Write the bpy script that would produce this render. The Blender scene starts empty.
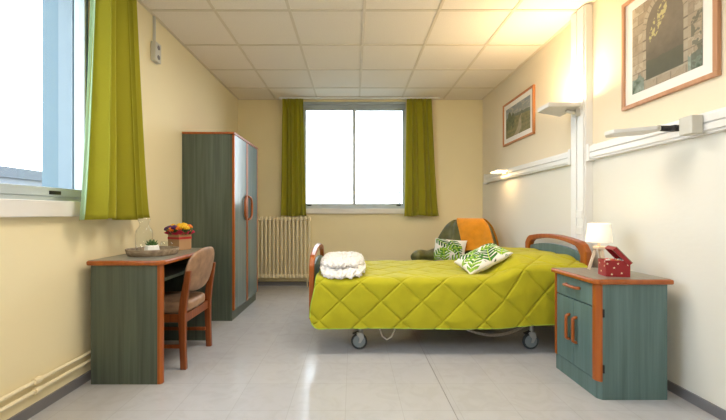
import bpy, bmesh, math, random
from mathutils import Vector, Matrix, noise
PI = math.pi
R = math.radians
random.seed(7)
scene = bpy.context.scene
COL = scene.collection

# ------------------------------------------------------------------ camera
cam_data = bpy.data.cameras.new('camera')
cam = bpy.data.objects.new('camera', cam_data)
COL.objects.link(cam)
cam.location = (0, 0, 1.04)
cam.rotation_euler = (R(90), 0, 0)
cam_data.sensor_width = 36
cam_data.lens = 361 / 726 * 36
cam_data.shift_x = 10 / 726
cam_data.shift_y = 3 / 726
cam_data.clip_start = 0.05
cam_data.clip_end = 500
scene.camera = cam

# ------------------------------------------------------------------ sky
world = bpy.data.worlds.new('world')
scene.world = world
world.use_nodes = True
wn = world.node_tree
wn.nodes.clear()
wo = wn.nodes.new('ShaderNodeOutputWorld')
wb = wn.nodes.new('ShaderNodeBackground')
tc = wn.nodes.new('ShaderNodeTexCoord')
sx = wn.nodes.new('ShaderNodeSeparateXYZ')
rp = wn.nodes.new('ShaderNodeValToRGB')
rp.color_ramp.elements[0].position = 0.0
rp.color_ramp.elements[0].color = (0.93, 0.97, 1.0, 1)
rp.color_ramp.elements[1].position = 0.7
rp.color_ramp.elements[1].color = (0.72, 0.86, 1.0, 1)
wn.links.new(tc.outputs['Generated'], sx.inputs[0])
wn.links.new(sx.outputs['Z'], rp.inputs[0])
wn.links.new(rp.outputs[0], wb.inputs['Color'])
wb.inputs['Strength'].default_value = 8.3
wn.links.new(wb.outputs[0], wo.inputs[0])

# ------------------------------------------------------------------ exposure
vs = scene.view_settings
vs.view_transform = 'Standard'
vs.look = 'None'
vs.gamma = 1
vs.exposure = -0.08
vs.use_curve_mapping = False


def light(name, kind, loc, energy, color, rot=(0, 0, 0), size=0.1, size_y=None, spread=None):
    d = bpy.data.lights.new(name, kind)
    d.energy = energy
    d.color = color
    if kind == 'AREA':
        d.size = size
        if size_y:
            d.shape = 'RECTANGLE'
            d.size_y = size_y
        if spread:
            d.spread = spread
    else:
        d.shadow_soft_size = size
    o = bpy.data.objects.new(name, d)
    o.location = loc
    o.rotation_euler = rot
    COL.objects.link(o)
    return o


# two added ceiling lamps for brightness, then the room's wall lamps (fittings built below)
WARM = (1.0, 0.72, 0.40)
light('added_fill_light', 'AREA', (0.1, -0.6, 2.575), 33, (1.0, 0.95, 0.88), size=1.1, size_y=0.5)
light('added_fill_light', 'AREA', (0.1, 2.25, 2.575), 34, (1.0, 0.90, 0.74), size=1.1, size_y=0.5)
light('uplight_glow', 'AREA', (1.655, 2.92, 1.915), 15, WARM, rot=(R(180), 0, 0), size=0.16, size_y=0.26)
light('reading_light_glow', 'AREA', (1.72, 4.27, 1.517), 1.6, (1.0, 0.62, 0.25), size=0.12, size_y=0.2)

# ------------------------------------------------------------------ materials


def nm(name):
    m = bpy.data.materials.new(name)
    m.use_nodes = True
    nt = m.node_tree
    b = nt.nodes['Principled BSDF']
    return m, nt, b


def mat(name, col, rough=0.5, metal=0, var=0.0, scale=(8, 8, 8), bump=0.0, bscale=60, spec=None, col2=None, detail=4, sheen=0, coat=0):
    m, nt, b = nm(name)
    b.inputs['Roughness'].default_value = rough
    b.inputs['Metallic'].default_value = metal
    if spec is not None:
        b.inputs['Specular IOR Level'].default_value = spec
    if sheen:
        b.inputs['Sheen Weight'].default_value = sheen
    if coat:
        b.inputs['Coat Weight'].default_value = coat
        b.inputs['Coat Roughness'].default_value = 0.15
    t = nt.nodes.new('ShaderNodeTexCoord')
    mp = nt.nodes.new('ShaderNodeMapping')
    mp.inputs['Scale'].default_value = scale
    nt.links.new(t.outputs['Object'], mp.inputs[0])
    n = nt.nodes.new('ShaderNodeTexNoise')
    n.inputs['Scale'].default_value = 1
    n.inputs['Detail'].default_value = detail
    nt.links.new(mp.outputs[0], n.inputs['Vector'])
    r = nt.nodes.new('ShaderNodeValToRGB')
    r.color_ramp.elements[0].position = 0.3
    r.color_ramp.elements[1].position = 0.7
    c2 = col2 or tuple(c * (1 - var) for c in col)
    c1 = col if col2 else tuple(min(1, c * (1 + var)) for c in col)
    r.color_ramp.elements[0].color = (*c2, 1)
    r.color_ramp.elements[1].color = (*c1, 1)
    nt.links.new(n.outputs[0], r.inputs[0])
    nt.links.new(r.outputs[0], b.inputs['Base Color'])
    if bump:
        n2 = nt.nodes.new('ShaderNodeTexNoise')
        n2.inputs['Scale'].default_value = bscale
        n2.inputs['Detail'].default_value = 3
        nt.links.new(t.outputs['Object'], n2.inputs['Vector'])
        bp = nt.nodes.new('ShaderNodeBump')
        bp.inputs['Strength'].default_value = bump
        bp.inputs['Distance'].default_value = 0.01
        nt.links.new(n2.outputs[0], bp.inputs['Height'])
        nt.links.new(bp.outputs[0], b.inputs['Normal'])
    return m


def grain_mat(name, dark, lite, rough, axis='Z', freq=60, coat=0):
    """wood grain: noise stretched along one axis"""
    s = {'X': (1.5, freq, freq), 'Y': (freq, 1.5, freq), 'Z': (freq, freq, 1.5)}[axis]
    return mat(name, lite, rough, scale=s, col2=dark, detail=6, coat=coat)


def emit(name, col, strength, base=(0.9, 0.9, 0.9)):
    m, nt, b = nm(name)
    b.inputs['Base Color'].default_value = (*base, 1)
    b.inputs['Emission Color'].default_value = (*col, 1)
    b.inputs['Emission Strength'].default_value = strength
    return m


def vcol_mat(name, rough=0.6, coat=0):
    m, nt, b = nm(name)
    a = nt.nodes.new('ShaderNodeAttribute')
    a.attribute_name = 'Col'
    nt.links.new(a.outputs['Color'], b.inputs['Base Color'])
    b.inputs['Roughness'].default_value = rough
    b.inputs['Coat Weight'].default_value = coat
    b.inputs['Coat Roughness'].default_value = 0.05
    return m


def glass_pane_mat(name, tint=(1, 1, 1), base=0.04):
    m, nt, b = nm(name)
    nt.nodes.remove(b)
    out = nt.nodes['Material Output']
    tr = nt.nodes.new('ShaderNodeBsdfTransparent')
    tr.inputs[0].default_value = (*tint, 1)
    gl = nt.nodes.new('ShaderNodeBsdfGlossy')
    gl.inputs['Roughness'].default_value = 0.02
    lw = nt.nodes.new('ShaderNodeFresnel')
    lw.inputs[0].default_value = 1.45
    mx = nt.nodes.new('ShaderNodeMixShader')
    gm = nt.nodes.new('ShaderNodeNewGeometry')
    mm = nt.nodes.new('ShaderNodeMath')            # reflect on the outer faces only
    mm.operation = 'SUBTRACT'
    mm.use_clamp = True
    nt.links.new(lw.outputs[0], mm.inputs[0])
    nt.links.new(gm.outputs['Backfacing'], mm.inputs[1])
    nt.links.new(mm.outputs[0], mx.inputs[0])
    nt.links.new(tr.outputs[0], mx.inputs[1])
    nt.links.new(gl.outputs[0], mx.inputs[2])
    nt.links.new(mx.outputs[0], out.inputs[0])
    return m


def cloth_translucent(name, col, back, amt=0.3):
    m, nt, b = nm(name)
    out = nt.nodes['Material Output']
    b.inputs['Roughness'].default_value = 0.85
    b.inputs['Specular IOR Level'].default_value = 0.15
    b.inputs['Sheen Weight'].default_value = 0.2
    t = nt.nodes.new('ShaderNodeTexCoord')
    n = nt.nodes.new('ShaderNodeTexNoise')
    mp = nt.nodes.new('ShaderNodeMapping')
    mp.inputs['Scale'].default_value = (90, 90, 500)
    nt.links.new(t.outputs['Object'], mp.inputs[0])
    nt.links.new(mp.outputs[0], n.inputs['Vector'])
    n.inputs['Scale'].default_value = 1
    mixc = nt.nodes.new('ShaderNodeMix')
    mixc.data_type = 'RGBA'
    mixc.inputs[6].default_value = (*[c * 0.82 for c in col], 1)
    mixc.inputs[7].default_value = (*col, 1)
    nt.links.new(n.outputs[0], mixc.inputs[0])
    nt.links.new(mixc.outputs[2], b.inputs['Base Color'])
    tl = nt.nodes.new('ShaderNodeBsdfTranslucent')
    tl.inputs[0].default_value = (*back, 1)
    mx = nt.nodes.new('ShaderNodeMixShader')
    mx.inputs[0].default_value = amt
    nt.links.new(b.outputs[0], mx.inputs[1])
    nt.links.new(tl.outputs[0], mx.inputs[2])
    nt.links.new(mx.outputs[0], out.inputs[0])
    return m


M = {}
M['wall'] = mat('wall_paint', (0.86, 0.76, 0.50), 0.75, var=0.015, scale=(2, 2, 2), bump=0.05, bscale=120)
M['wall_right'] = mat('wall_paint_right', (0.77, 0.715, 0.63), 0.75, var=0.015, scale=(2, 2, 2), bump=0.05, bscale=120)
M['ceiling'] = mat('ceiling_tile', (0.87, 0.80, 0.71), 0.85, var=0.03, scale=(90, 90, 90), bump=0.15, bscale=220)
M['grid'] = mat('ceiling_grid', (0.72, 0.64, 0.52), 0.5, var=0.02)
M['white'] = mat('white_plastic', (0.80, 0.80, 0.80), 0.4, var=0.01)
M['offwhite'] = mat('offwhite_plastic', (0.58, 0.57, 0.52), 0.45, var=0.02)
M['whiteblue'] = mat('window_frame_paint', (0.48, 0.54, 0.57), 0.4, var=0.02)
M['sillwhite'] = mat('sill_paint', (0.78, 0.76, 0.74), 0.4, var=0.02)
M['alu'] = mat('grey_blue_aluminium', (0.46, 0.52, 0.58), 0.35, metal=0.3, var=0.03)
M['darkblue'] = mat('dark_blue_gasket', (0.04, 0.10, 0.20), 0.5, var=0.05)
M['reveal'] = mat('outside_reveal', (0.11, 0.17, 0.205), 0.6, var=0.06, scale=(14, 14, 0.3))
M['glass'] = glass_pane_mat('window_glass', (0.97, 0.99, 1.0))
M['base'] = mat('grey_baseboard', (0.17, 0.165, 0.18), 0.4, var=0.05)
M['radiator'] = mat('cream_radiator', (0.86, 0.76, 0.54), 0.35, var=0.02)
M['green'] = grain_mat('green_laminate', (0.060, 0.078, 0.060), (0.105, 0.130, 0.102), 0.38, 'Z', 45)
M['greentop'] = grain_mat('grey_top_laminate', (0.17, 0.16, 0.13), (0.27, 0.26, 0.22), 0.3, 'Y', 40)
M['bluegreen'] = grain_mat('blue_green_laminate', (0.075, 0.135, 0.135), (0.125, 0.205, 0.205), 0.4, 'Z', 40)
M['doorgreen'] = grain_mat('wardrobe_door_laminate', (0.12, 0.17, 0.17), (0.19, 0.25, 0.25), 0.22, 'Z', 45)
M['orange'] = grain_mat('orange_beech_edge', (0.29, 0.062, 0.006), (0.41, 0.108, 0.011), 0.35, 'Z', 30, coat=0.1)
M['chairwood'] = grain_mat('chair_wood', (0.16, 0.036, 0.009), (0.30, 0.078, 0.014), 0.35, 'Z', 50, coat=0.1)
M['suede'] = mat('brown_upholstery', (0.42, 0.25, 0.145), 0.5, scale=(16, 16, 16), col2=(0.22, 0.125, 0.075), detail=6, bump=0.1, bscale=90)
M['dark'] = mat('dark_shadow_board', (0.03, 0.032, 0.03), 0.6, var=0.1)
M['black'] = mat('black_plastic', (0.012, 0.012, 0.014), 0.4, var=0.1)
M['metal'] = mat('grey_metal', (0.42, 0.44, 0.46), 0.35, metal=0.3, var=0.05)
M['caster'] = mat('caster_grey', (0.22, 0.27, 0.31), 0.4, var=0.06)
M['tyre'] = mat('caster_tyre', (0.035, 0.045, 0.055), 0.5, var=0.06)
M['quilt'] = mat('lime_quilt', (0.43, 0.40, 0.012), 0.75, var=0.07, scale=(9, 9, 9), bump=0.15, bscale=180, spec=0.25, sheen=0.1)
M['quilt_edge'] = mat('quilt_binding', (0.36, 0.50, 0.05), 0.7, var=0.05)
M['curtain'] = cloth_translucent('green_curtain', (0.44, 0.41, 0.032), (0.60, 0.56, 0.05), 0.27)
M['lining'] = cloth_translucent('curtain_lining', (0.52, 0.66, 0.42), (0.6, 0.8, 0.5), 0.35)  # mint tint stands for daylight coming through the cloth
M['fur'] = mat('white_fur', (0.90, 0.88, 0.87), 0.95, var=0.05, scale=(60, 60, 60), bump=0.8, bscale=140, sheen=0.4)
M['leather'] = mat('dark_olive_leather', (0.15, 0.15, 0.05), 0.38, scale=(10, 10, 10), col2=(0.085, 0.085, 0.028), bump=0.15, bscale=160)
M['throw'] = mat('orange_throw', (0.72, 0.28, 0.006), 0.9, var=0.1, scale=(12, 12, 12), bump=0.3, bscale=120, sheen=0.3)
M['kraft'] = mat('kraft_cardboard', (0.46, 0.27, 0.14), 0.7, var=0.05)
M['ribbon'] = mat('red_ribbon', (0.50, 0.02, 0.03), 0.4, var=0.1)
M['tissue'] = mat('magenta_tissue', (0.50, 0.015, 0.06), 0.5, var=0.2, scale=(40, 40, 40))
M['yellow'] = mat('yellow_petal', (0.90, 0.55, 0.02), 0.6, var=0.1)
M['orangeflower'] = mat('orange_petal', (0.85, 0.22, 0.02), 0.6, var=0.1)
M['purple'] = mat('purple_petal', (0.09, 0.02, 0.14), 0.6, var=0.1)
M['leaf'] = mat('plant_leaf', (0.06, 0.14, 0.03), 0.5, var=0.3, scale=(30, 30, 30))
M['tray'] = mat('grey_wood_tray', (0.42, 0.33, 0.24), 0.6, scale=(12, 60, 60), col2=(0.20, 0.145, 0.10))
M['soil'] = mat('dark_soil', (0.03, 0.02, 0.015), 0.9, var=0.2)
M['ceramic'] = mat('white_ceramic', (0.85, 0.85, 0.84), 0.35, var=0.01)
M['lampwood'] = mat('pale_lamp_wood', (0.75, 0.62, 0.48), 0.5, var=0.05, scale=(10, 10, 60))
M['shade'] = emit('lit_lamp_shade', (1.0, 0.80, 0.56), 0.28, (0.95, 0.9, 0.85))
M['gift'] = mat('red_gift_box', (0.30, 0.010, 0.016), 0.45, var=0.04)
M['giftside'] = mat('red_gift_side', (0.44, 0.012, 0.018), 0.45, var=0.04)
M['gold'] = mat('cream_star', (0.85, 0.75, 0.5), 0.5, var=0.02)
M['kraftdark'] = mat('grey_card_lid', (0.30, 0.27, 0.20), 0.6, var=0.04)
M['lampglow'] = emit('reading_diffuser', (1.0, 0.70, 0.35), 5.0)
M['lampface'] = mat('lamp_housing', (0.66, 0.65, 0.63), 0.35, var=0.02)
M['picture'] = vcol_mat('printed_picture', 0.4, coat=0.3)
M['palm'] = vcol_mat('palm_print_cloth', 0.85)
M['mount'] = mat('picture_mount', (0.86, 0.84, 0.80), 0.6, var=0.01)
M['frame'] = grain_mat('picture_frame_wood', (0.45, 0.16, 0.05), (0.58, 0.24, 0.09), 0.3, 'Z', 30)
M['frame_pale'] = grain_mat('pale_picture_frame_wood', (0.46, 0.23, 0.12), (0.56, 0.31, 0.18), 0.3, 'Z', 30)
M['clear'] = glass_pane_mat('clear_glass', (0.975, 0.985, 0.985))
M['outwall'] = mat('outdoor_grey_wall', (0.075, 0.085, 0.095), 0.8, var=0.05)
M['outwhite'] = mat('outdoor_white', (0.14, 0.15, 0.16), 0.8, var=0.03)
M['outdark'] = mat('outdoor_window', (0.03, 0.05, 0.08), 0.2, var=0.1)
M['ground'] = mat('outdoor_ground', (0.16, 0.17, 0.15), 0.9, var=0.2, scale=(0.1, 0.1, 0.1))
M['coil'] = mat('white_cable', (0.62, 0.60, 0.58), 0.4, var=0.02)




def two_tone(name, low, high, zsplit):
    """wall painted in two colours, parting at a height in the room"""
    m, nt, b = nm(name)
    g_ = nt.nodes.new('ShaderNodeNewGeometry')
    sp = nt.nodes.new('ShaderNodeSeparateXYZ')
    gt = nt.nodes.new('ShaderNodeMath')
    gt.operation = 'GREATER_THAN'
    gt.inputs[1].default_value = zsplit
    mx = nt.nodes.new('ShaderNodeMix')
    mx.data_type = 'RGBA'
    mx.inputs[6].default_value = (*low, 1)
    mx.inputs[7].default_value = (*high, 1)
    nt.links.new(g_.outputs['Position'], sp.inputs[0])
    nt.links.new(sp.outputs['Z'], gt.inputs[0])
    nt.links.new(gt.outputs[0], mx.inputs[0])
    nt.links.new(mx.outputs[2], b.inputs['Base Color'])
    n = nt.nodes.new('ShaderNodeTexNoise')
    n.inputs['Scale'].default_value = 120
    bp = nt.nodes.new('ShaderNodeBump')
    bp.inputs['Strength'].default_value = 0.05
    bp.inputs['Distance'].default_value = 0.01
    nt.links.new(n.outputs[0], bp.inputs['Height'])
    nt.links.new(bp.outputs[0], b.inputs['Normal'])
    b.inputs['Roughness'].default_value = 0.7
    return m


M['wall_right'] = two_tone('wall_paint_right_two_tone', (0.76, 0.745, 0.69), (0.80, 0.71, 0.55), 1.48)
M['fillglow'] = emit('fill_lamp_diffuser', (1, 0.9, 0.75), 2)
M['guide'] = mat('shutter_guide', (0.17, 0.22, 0.25), 0.5, var=0.03)
M['seam'] = mat('floor_weld_seam', (0.20, 0.19, 0.19), 0.4, var=0.02)


def floor_material():
    m, nt, b = nm('vinyl_floor')
    t = nt.nodes.new('ShaderNodeTexCoord')
    mp = nt.nodes.new('ShaderNodeMapping')
    mp.inputs['Location'].default_value = (0.07, -0.06, 0)
    nt.links.new(t.outputs['Object'], mp.inputs[0])
    br = nt.nodes.new('ShaderNodeTexBrick')
    br.offset = 0
    br.inputs['Scale'].default_value = 1
    br.inputs['Brick Width'].default_value = 0.3
    br.inputs['Row Height'].default_value = 0.3
    br.inputs['Mortar Size'].default_value = 0.0018
    br.inputs['Color1'].default_value = (0.475, 0.475, 0.505, 1)
    br.inputs['Color2'].default_value = (0.495, 0.495, 0.52, 1)
    br.inputs['Mortar'].default_value = (0.42, 0.42, 0.435, 1)
    nt.links.new(mp.outputs[0], br.inputs['Vector'])
    n = nt.nodes.new('ShaderNodeTexNoise')
    n.inputs['Scale'].default_value = 7
    n.inputs['Detail'].default_value = 6
    n.inputs['Distortion'].default_value = 1.6
    nt.links.new(t.outputs['Object'], n.inputs['Vector'])
    r = nt.nodes.new('ShaderNodeValToRGB')
    r.color_ramp.elements[0].position = 0.35
    r.color_ramp.elements[0].color = (0.945, 0.94, 0.93, 1)
    r.color_ramp.elements[1].position = 0.55
    r.color_ramp.elements[1].color = (1, 1, 1, 1)
    nt.links.new(n.outputs[0], r.inputs[0])
    mx = nt.nodes.new('ShaderNodeMix')
    mx.data_type = 'RGBA'
    mx.blend_type = 'MULTIPLY'
    mx.inputs[0].default_value = 1
    nt.links.new(br.outputs[0], mx.inputs[6])
    nt.links.new(r.outputs[0], mx.inputs[7])
    nt.links.new(mx.outputs[2], b.inputs['Base Color'])
    b.inputs['Roughness'].default_value = 0.17
    b.inputs['Specular IOR Level'].default_value = 0.5
    bp = nt.nodes.new('ShaderNodeBump')
    bp.inputs['Strength'].default_value = 0.06
    bp.inputs['Distance'].default_value = 0.01
    nt.links.new(n.outputs[0], bp.inputs['Height'])
    nt.links.new(bp.outputs[0], b.inputs['Normal'])
    return m


M['floor'] = floor_material()

# ------------------------------------------------------------------ helpers


def chain(o):
    m = Matrix.Identity(4)
    while o:
        m = o.matrix_basis @ m
        o = o.parent
    return m


def thing(name, label, cat, loc=(0, 0, 0), rotz=0, group=None, kind=None):
    o = bpy.data.objects.new(name, None)
    o.empty_display_size = 0.05
    COL.objects.link(o)
    o.location = loc
    o.rotation_euler = (0, 0, rotz)
    if label:
        o['label'] = label
    if cat:
        o['category'] = cat
    if group:
        o['group'] = group
    if kind:
        o['kind'] = kind
    return o


def tag(o, label, cat, group=None, kind=None):
    o['label'] = label
    o['category'] = cat
    if group:
        o['group'] = group
    if kind:
        o['kind'] = kind
    return o


def obj(name, bm, material, parent=None, world=True, smooth=False, label=None, bevel=0, subsurf=0, solid=0):
    """world=True: the mesh was written in room coordinates; its origin is moved to its base"""
    me = bpy.data.meshes.new(name)
    if parent is not None and world:
        bmesh.ops.transform(bm, matrix=chain(parent).inverted(), verts=bm.verts)
    # origin at the mesh's own base centre
    vs_ = [v.co for v in bm.verts]
    lo = Vector((min(v.x for v in vs_), min(v.y for v in vs_), min(v.z for v in vs_)))
    hi = Vector((max(v.x for v in vs_), max(v.y for v in vs_), max(v.z for v in vs_)))
    c = Vector(((lo.x + hi.x) / 2, (lo.y + hi.y) / 2, lo.z))
    bmesh.ops.translate(bm, vec=-c, verts=bm.verts)
    bmesh.ops.recalc_face_normals(bm, faces=bm.faces)
    bm.to_mesh(me)
    bm.free()
    if smooth:
        for p in me.polygons:
            p.use_smooth = True
    me.materials.append(material)
    o = bpy.data.objects.new(name, me)
    COL.objects.link(o)
    o.location = c
    if parent is not None:
        o.parent = parent
    if label:
        o['label'] = label
    if solid:
        s = o.modifiers.new('solid', 'SOLIDIFY')
        s.thickness = solid
        s.offset = 0
    if bevel:
        b = o.modifiers.new('bevel', 'BEVEL')
        b.width = bevel
        b.segments = 2
        b.limit_method = 'ANGLE'
    if subsurf:
        s = o.modifiers.new('sub', 'SUBSURF')
        s.levels = s.render_levels = subsurf
    return o


def box(bm, x0, x1, y0, y1, z0, z1):
    vs_ = [bm.verts.new(p) for p in ((x0, y0, z0), (x1, y0, z0), (x1, y1, z0), (x0, y1, z0),
                                    (x0, y0, z1), (x1, y0, z1), (x1, y1, z1), (x0, y1, z1))]
    for f in ((3, 2, 1, 0), (4, 5, 6, 7), (0, 1, 5, 4), (1, 2, 6, 5), (2, 3, 7, 6), (3, 0, 4, 7)):
        bm.faces.new([vs_[i] for i in f])
    return vs_


def B(*boxes):
    bm = bmesh.new()
    for b in boxes:
        box(bm, *b)
    return bm


def prism(bm, pts, axis, lo, hi):
    """extrude a 2-D outline along an axis. pts are (x,y) for Z, (y,z) for X, (x,z) for Y"""
    def P(p, t):
        return {'Z': (p[0], p[1], t), 'X': (t, p[0], p[1]), 'Y': (p[0], t, p[1])}[axis]
    a = [bm.verts.new(P(p, lo)) for p in pts]
    b = [bm.verts.new(P(p, hi)) for p in pts]
    n = len(pts)
    bm.faces.new(a)
    bm.faces.new(list(reversed(b)))
    for i in range(n):
        j = (i + 1) % n
        bm.faces.new((a[i], a[j], b[j], b[i]))


def ribbon_prism(bm, outer, inner, axis, lo, hi):
    """strip between two open curves with the same count, extruded"""
    def P(p, t):
        return {'Z': (p[0], p[1], t), 'X': (t, p[0], p[1]), 'Y': (p[0], t, p[1])}[axis]
    n = len(outer)
    O0 = [bm.verts.new(P(p, lo)) for p in outer]
    O1 = [bm.verts.new(P(p, hi)) for p in outer]
    I0 = [bm.verts.new(P(p, lo)) for p in inner]
    I1 = [bm.verts.new(P(p, hi)) for p in inner]
    for i in range(n - 1):
        bm.faces.new((O0[i], O0[i + 1], O1[i + 1], O1[i]))
        bm.faces.new((I0[i], I1[i], I1[i + 1], I0[i + 1]))
        bm.faces.new((O0[i], I0[i], I0[i + 1], O0[i + 1]))
        bm.faces.new((O1[i], O1[i + 1], I1[i + 1], I1[i]))
    bm.faces.new((O0[0], O1[0], I1[0], I0[0]))
    bm.faces.new((O0[-1], I0[-1], I1[-1], O1[-1]))


def tube(bm, pts, r, n=8, closed=False):
    """round tube along points; r a number or a list"""
    pts = [Vector(p) for p in pts]
    N = len(pts)
    rs = r if isinstance(r, (list, tuple)) else [r] * N
    rings = []
    up = Vector((0.013, 0.021, 1))
    prev = None
    for i, p in enumerate(pts):
        d = (pts[min(i + 1, N - 1)] - pts[max(i - 1, 0)]) if not closed else (pts[(i + 1) % N] - pts[i - 1])
        d.normalize()
        if prev is None:
            a = up.cross(d)
            if a.length < 0.1:
                a = Vector((1, 0.01, 0)).cross(d)
        else:
            a = prev - d * prev.dot(d)
        a.normalize()
        prev = a
        b = d.cross(a)
        rings.append([bm.verts.new(p + (a * math.cos(2 * PI * k / n) + b * math.sin(2 * PI * k / n)) * rs[i]) for k in range(n)])
    m = N if closed else N - 1
    for i in range(m):
        A, Bq = rings[i], rings[(i + 1) % N]
        for k in range(n):
            bm.faces.new((A[k], A[(k + 1) % n], Bq[(k + 1) % n], Bq[k]))
    if not closed:
        bm.faces.new(list(reversed(rings[0])))
        bm.faces.new(rings[-1])


def lathe(bm, prof, c=(0, 0, 0), n=24, sxy=(1, 1), axis='Z'):
    rings = []
    for r, z in prof:
        if r < 1e-5:
            p = (0, 0, z)
            p = {'Z': p, 'Y': (0, z, 0), 'X': (z, 0, 0)}[axis]
            rings.append([bm.verts.new(Vector(c) + Vector(p))])
        else:
            ring = []
            for k in range(n):
                a, b = r * sxy[0] * math.cos(2 * PI * k / n), r * sxy[1] * math.sin(2 * PI * k / n)
                p = {'Z': (a, b, z), 'Y': (a, z, b), 'X': (z, a, b)}[axis]
                ring.append(bm.verts.new(Vector(c) + Vector(p)))
            rings.append(ring)
    for A, Bq in zip(rings, rings[1:]):
        if len(A) == 1 and len(Bq) == 1:
            continue
        for k in range(n):
            j = (k + 1) % n
            if len(A) == 1:
                bm.faces.new((A[0], Bq[j], Bq[k]))
            elif len(Bq) == 1:
                bm.faces.new((A[k], A[j], Bq[0]))
            else:
                bm.faces.new((A[k], A[j], Bq[j], Bq[k]))


def grid(bm, nu, nv, f, closed_u=False):
    V = [[bm.verts.new(f(i / (nu - 1) if not closed_u else i / nu, j / (nv - 1))) for j in range(nv)] for i in range(nu)]
    for i in range(nu if closed_u else nu - 1):
        for j in range(nv - 1):
            k = (i + 1) % nu
            bm.faces.new((V[i][j], V[k][j], V[k][j + 1], V[i][j + 1]))
    return V


def rbox(bm, x0, x1, y0, y1, z0, z1, r, seg=3):
    """box with rounded edges"""
    b2 = bmesh.new()
    box(b2, x0, x1, y0, y1, z0, z1)
    bmesh.ops.recalc_face_normals(b2, faces=b2.faces)
    bmesh.ops.bevel(b2, geom=list(b2.edges) + list(b2.verts), offset=r, segments=seg, profile=0.5, affect='EDGES')
    me = bpy.data.meshes.new('t')
    b2.to_mesh(me)
    b2.free()
    bm.from_mesh(me)
    bpy.data.meshes.remove(me)


def ss(a, b, x):
    t = max(0, min(1, (x - a) / (b - a)))
    return t * t * (3 - 2 * t)


def lerp(a, b, t):
    return a + (b - a) * t


def mixc(a, b, t):
    return tuple(lerp(a[i], b[i], t) for i in range(3))


def structure(name, bm, m, parent=None, **k):
    o = obj(name, bm, m, parent, **k)
    if parent is None:
        o['kind'] = 'structure'
    return o


# ------------------------------------------------------------------ room shell
XL, XR, YB, YF, H = -1.65, 1.86, 5.18, -1.6, 2.67
structure('floor', B((XL - 0.35, XR + 0.2, YF - 0.2, YB + 0.3, -0.1, 0)), M['floor'])
structure('ceiling', B((XL - 0.35, XR + 0.2, YF - 0.2, YB + 0.3, H, H + 0.12)), M['ceiling'])
WZ0, WZ1 = 1.10, 2.64
LY0, LY1 = 0.15, 2.33
structure('wall_left', B((XL - 0.35, XL, YF - 0.2, LY0, 0, H), (XL - 0.35, XL, LY1, YB, 0, H),
                         (XL - 0.35, XL, LY0, LY1, 0, WZ0), (XL - 0.35, XL, LY0, LY1, WZ1, H)), M['wall'])
BX0, BX1 = -0.72, 0.76
structure('wall_back', B((XL - 0.35, BX0, YB, YB + 0.3, 0, H), (BX1, XR + 0.2, YB, YB + 0.3, 0, H),
                         (BX0, BX1, YB, YB + 0.3, 0, WZ0), (BX0, BX1, YB, YB + 0.3, WZ1, H)), M['wall'])
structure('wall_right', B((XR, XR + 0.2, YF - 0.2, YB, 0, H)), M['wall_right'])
structure('wall_front', B((XL, XR, YF - 0.2, YF, 0, H)), M['wall'])

structure('trim_4', B((0.527, 0.531, YF, YB, 0, 0.0006)), M['seam'])
# suspended ceiling grid
bm = bmesh.new()
for k in range(-5, 6):
    x = 0.09 + 0.6 * k
    if XL < x < XR:
        box(bm, x - 0.012, x + 0.012, YF, YB, H - 0.006, H + 0.001)
for k in range(-8, 5):
    y = 2.90 + 0.6 * k
    if YF < y < YB:
        box(bm, XL, XR, y - 0.012, y + 0.012, H - 0.0055, H + 0.001)
for b in ((XL, XL + 0.022, YF, YB), (XR - 0.022, XR, YF, YB)):
    box(bm, b[0], b[1], b[2], b[3], H - 0.007, H + 0.001)
box(bm, XL, XR, YB - 0.022, YB, H - 0.007, H + 0.001)
structure('trim_1', bm, M['grid'])

# skirting
structure('baseboard_left', B((XL, XL + 0.012, YF, YB, 0, 0.055)), M['base'])
structure('baseboard_back', B((XL + 0.012, XR - 0.012, YB - 0.012, YB, 0, 0.055)), M['base'])
structure('baseboard_right', B((XR - 0.012, XR, YF, YB, 0, 0.055)), M['base'])

# outer reveal of the left window and of the back window
structure('trim_2', B((XL - 0.35, XL - 0.14, LY1 - 0.008, LY1, WZ0, WZ1), (XL - 0.35, XL - 0.14, LY0, LY0 + 0.008, WZ0, WZ1),
                      (XL - 0.37, XL - 0.14, LY0, LY1, WZ0, WZ0 + 0.03)), M['reveal'])
structure('trim_3', B((BX0, BX0 + 0.008, YB + 0.14, YB + 0.3, WZ0, WZ1), (BX1 - 0.008, BX1, YB + 0.14, YB + 0.3, WZ0, WZ1),
                      (BX0, BX1, YB + 0.14, YB + 0.32, WZ0, WZ0 + 0.03)), M['reveal'])


structure('trim_5', B((XL - 0.24, XL - 0.15, LY1 - 0.014, LY1 - 0.008, WZ0 + 0.03, WZ1)), M['guide'])

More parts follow.
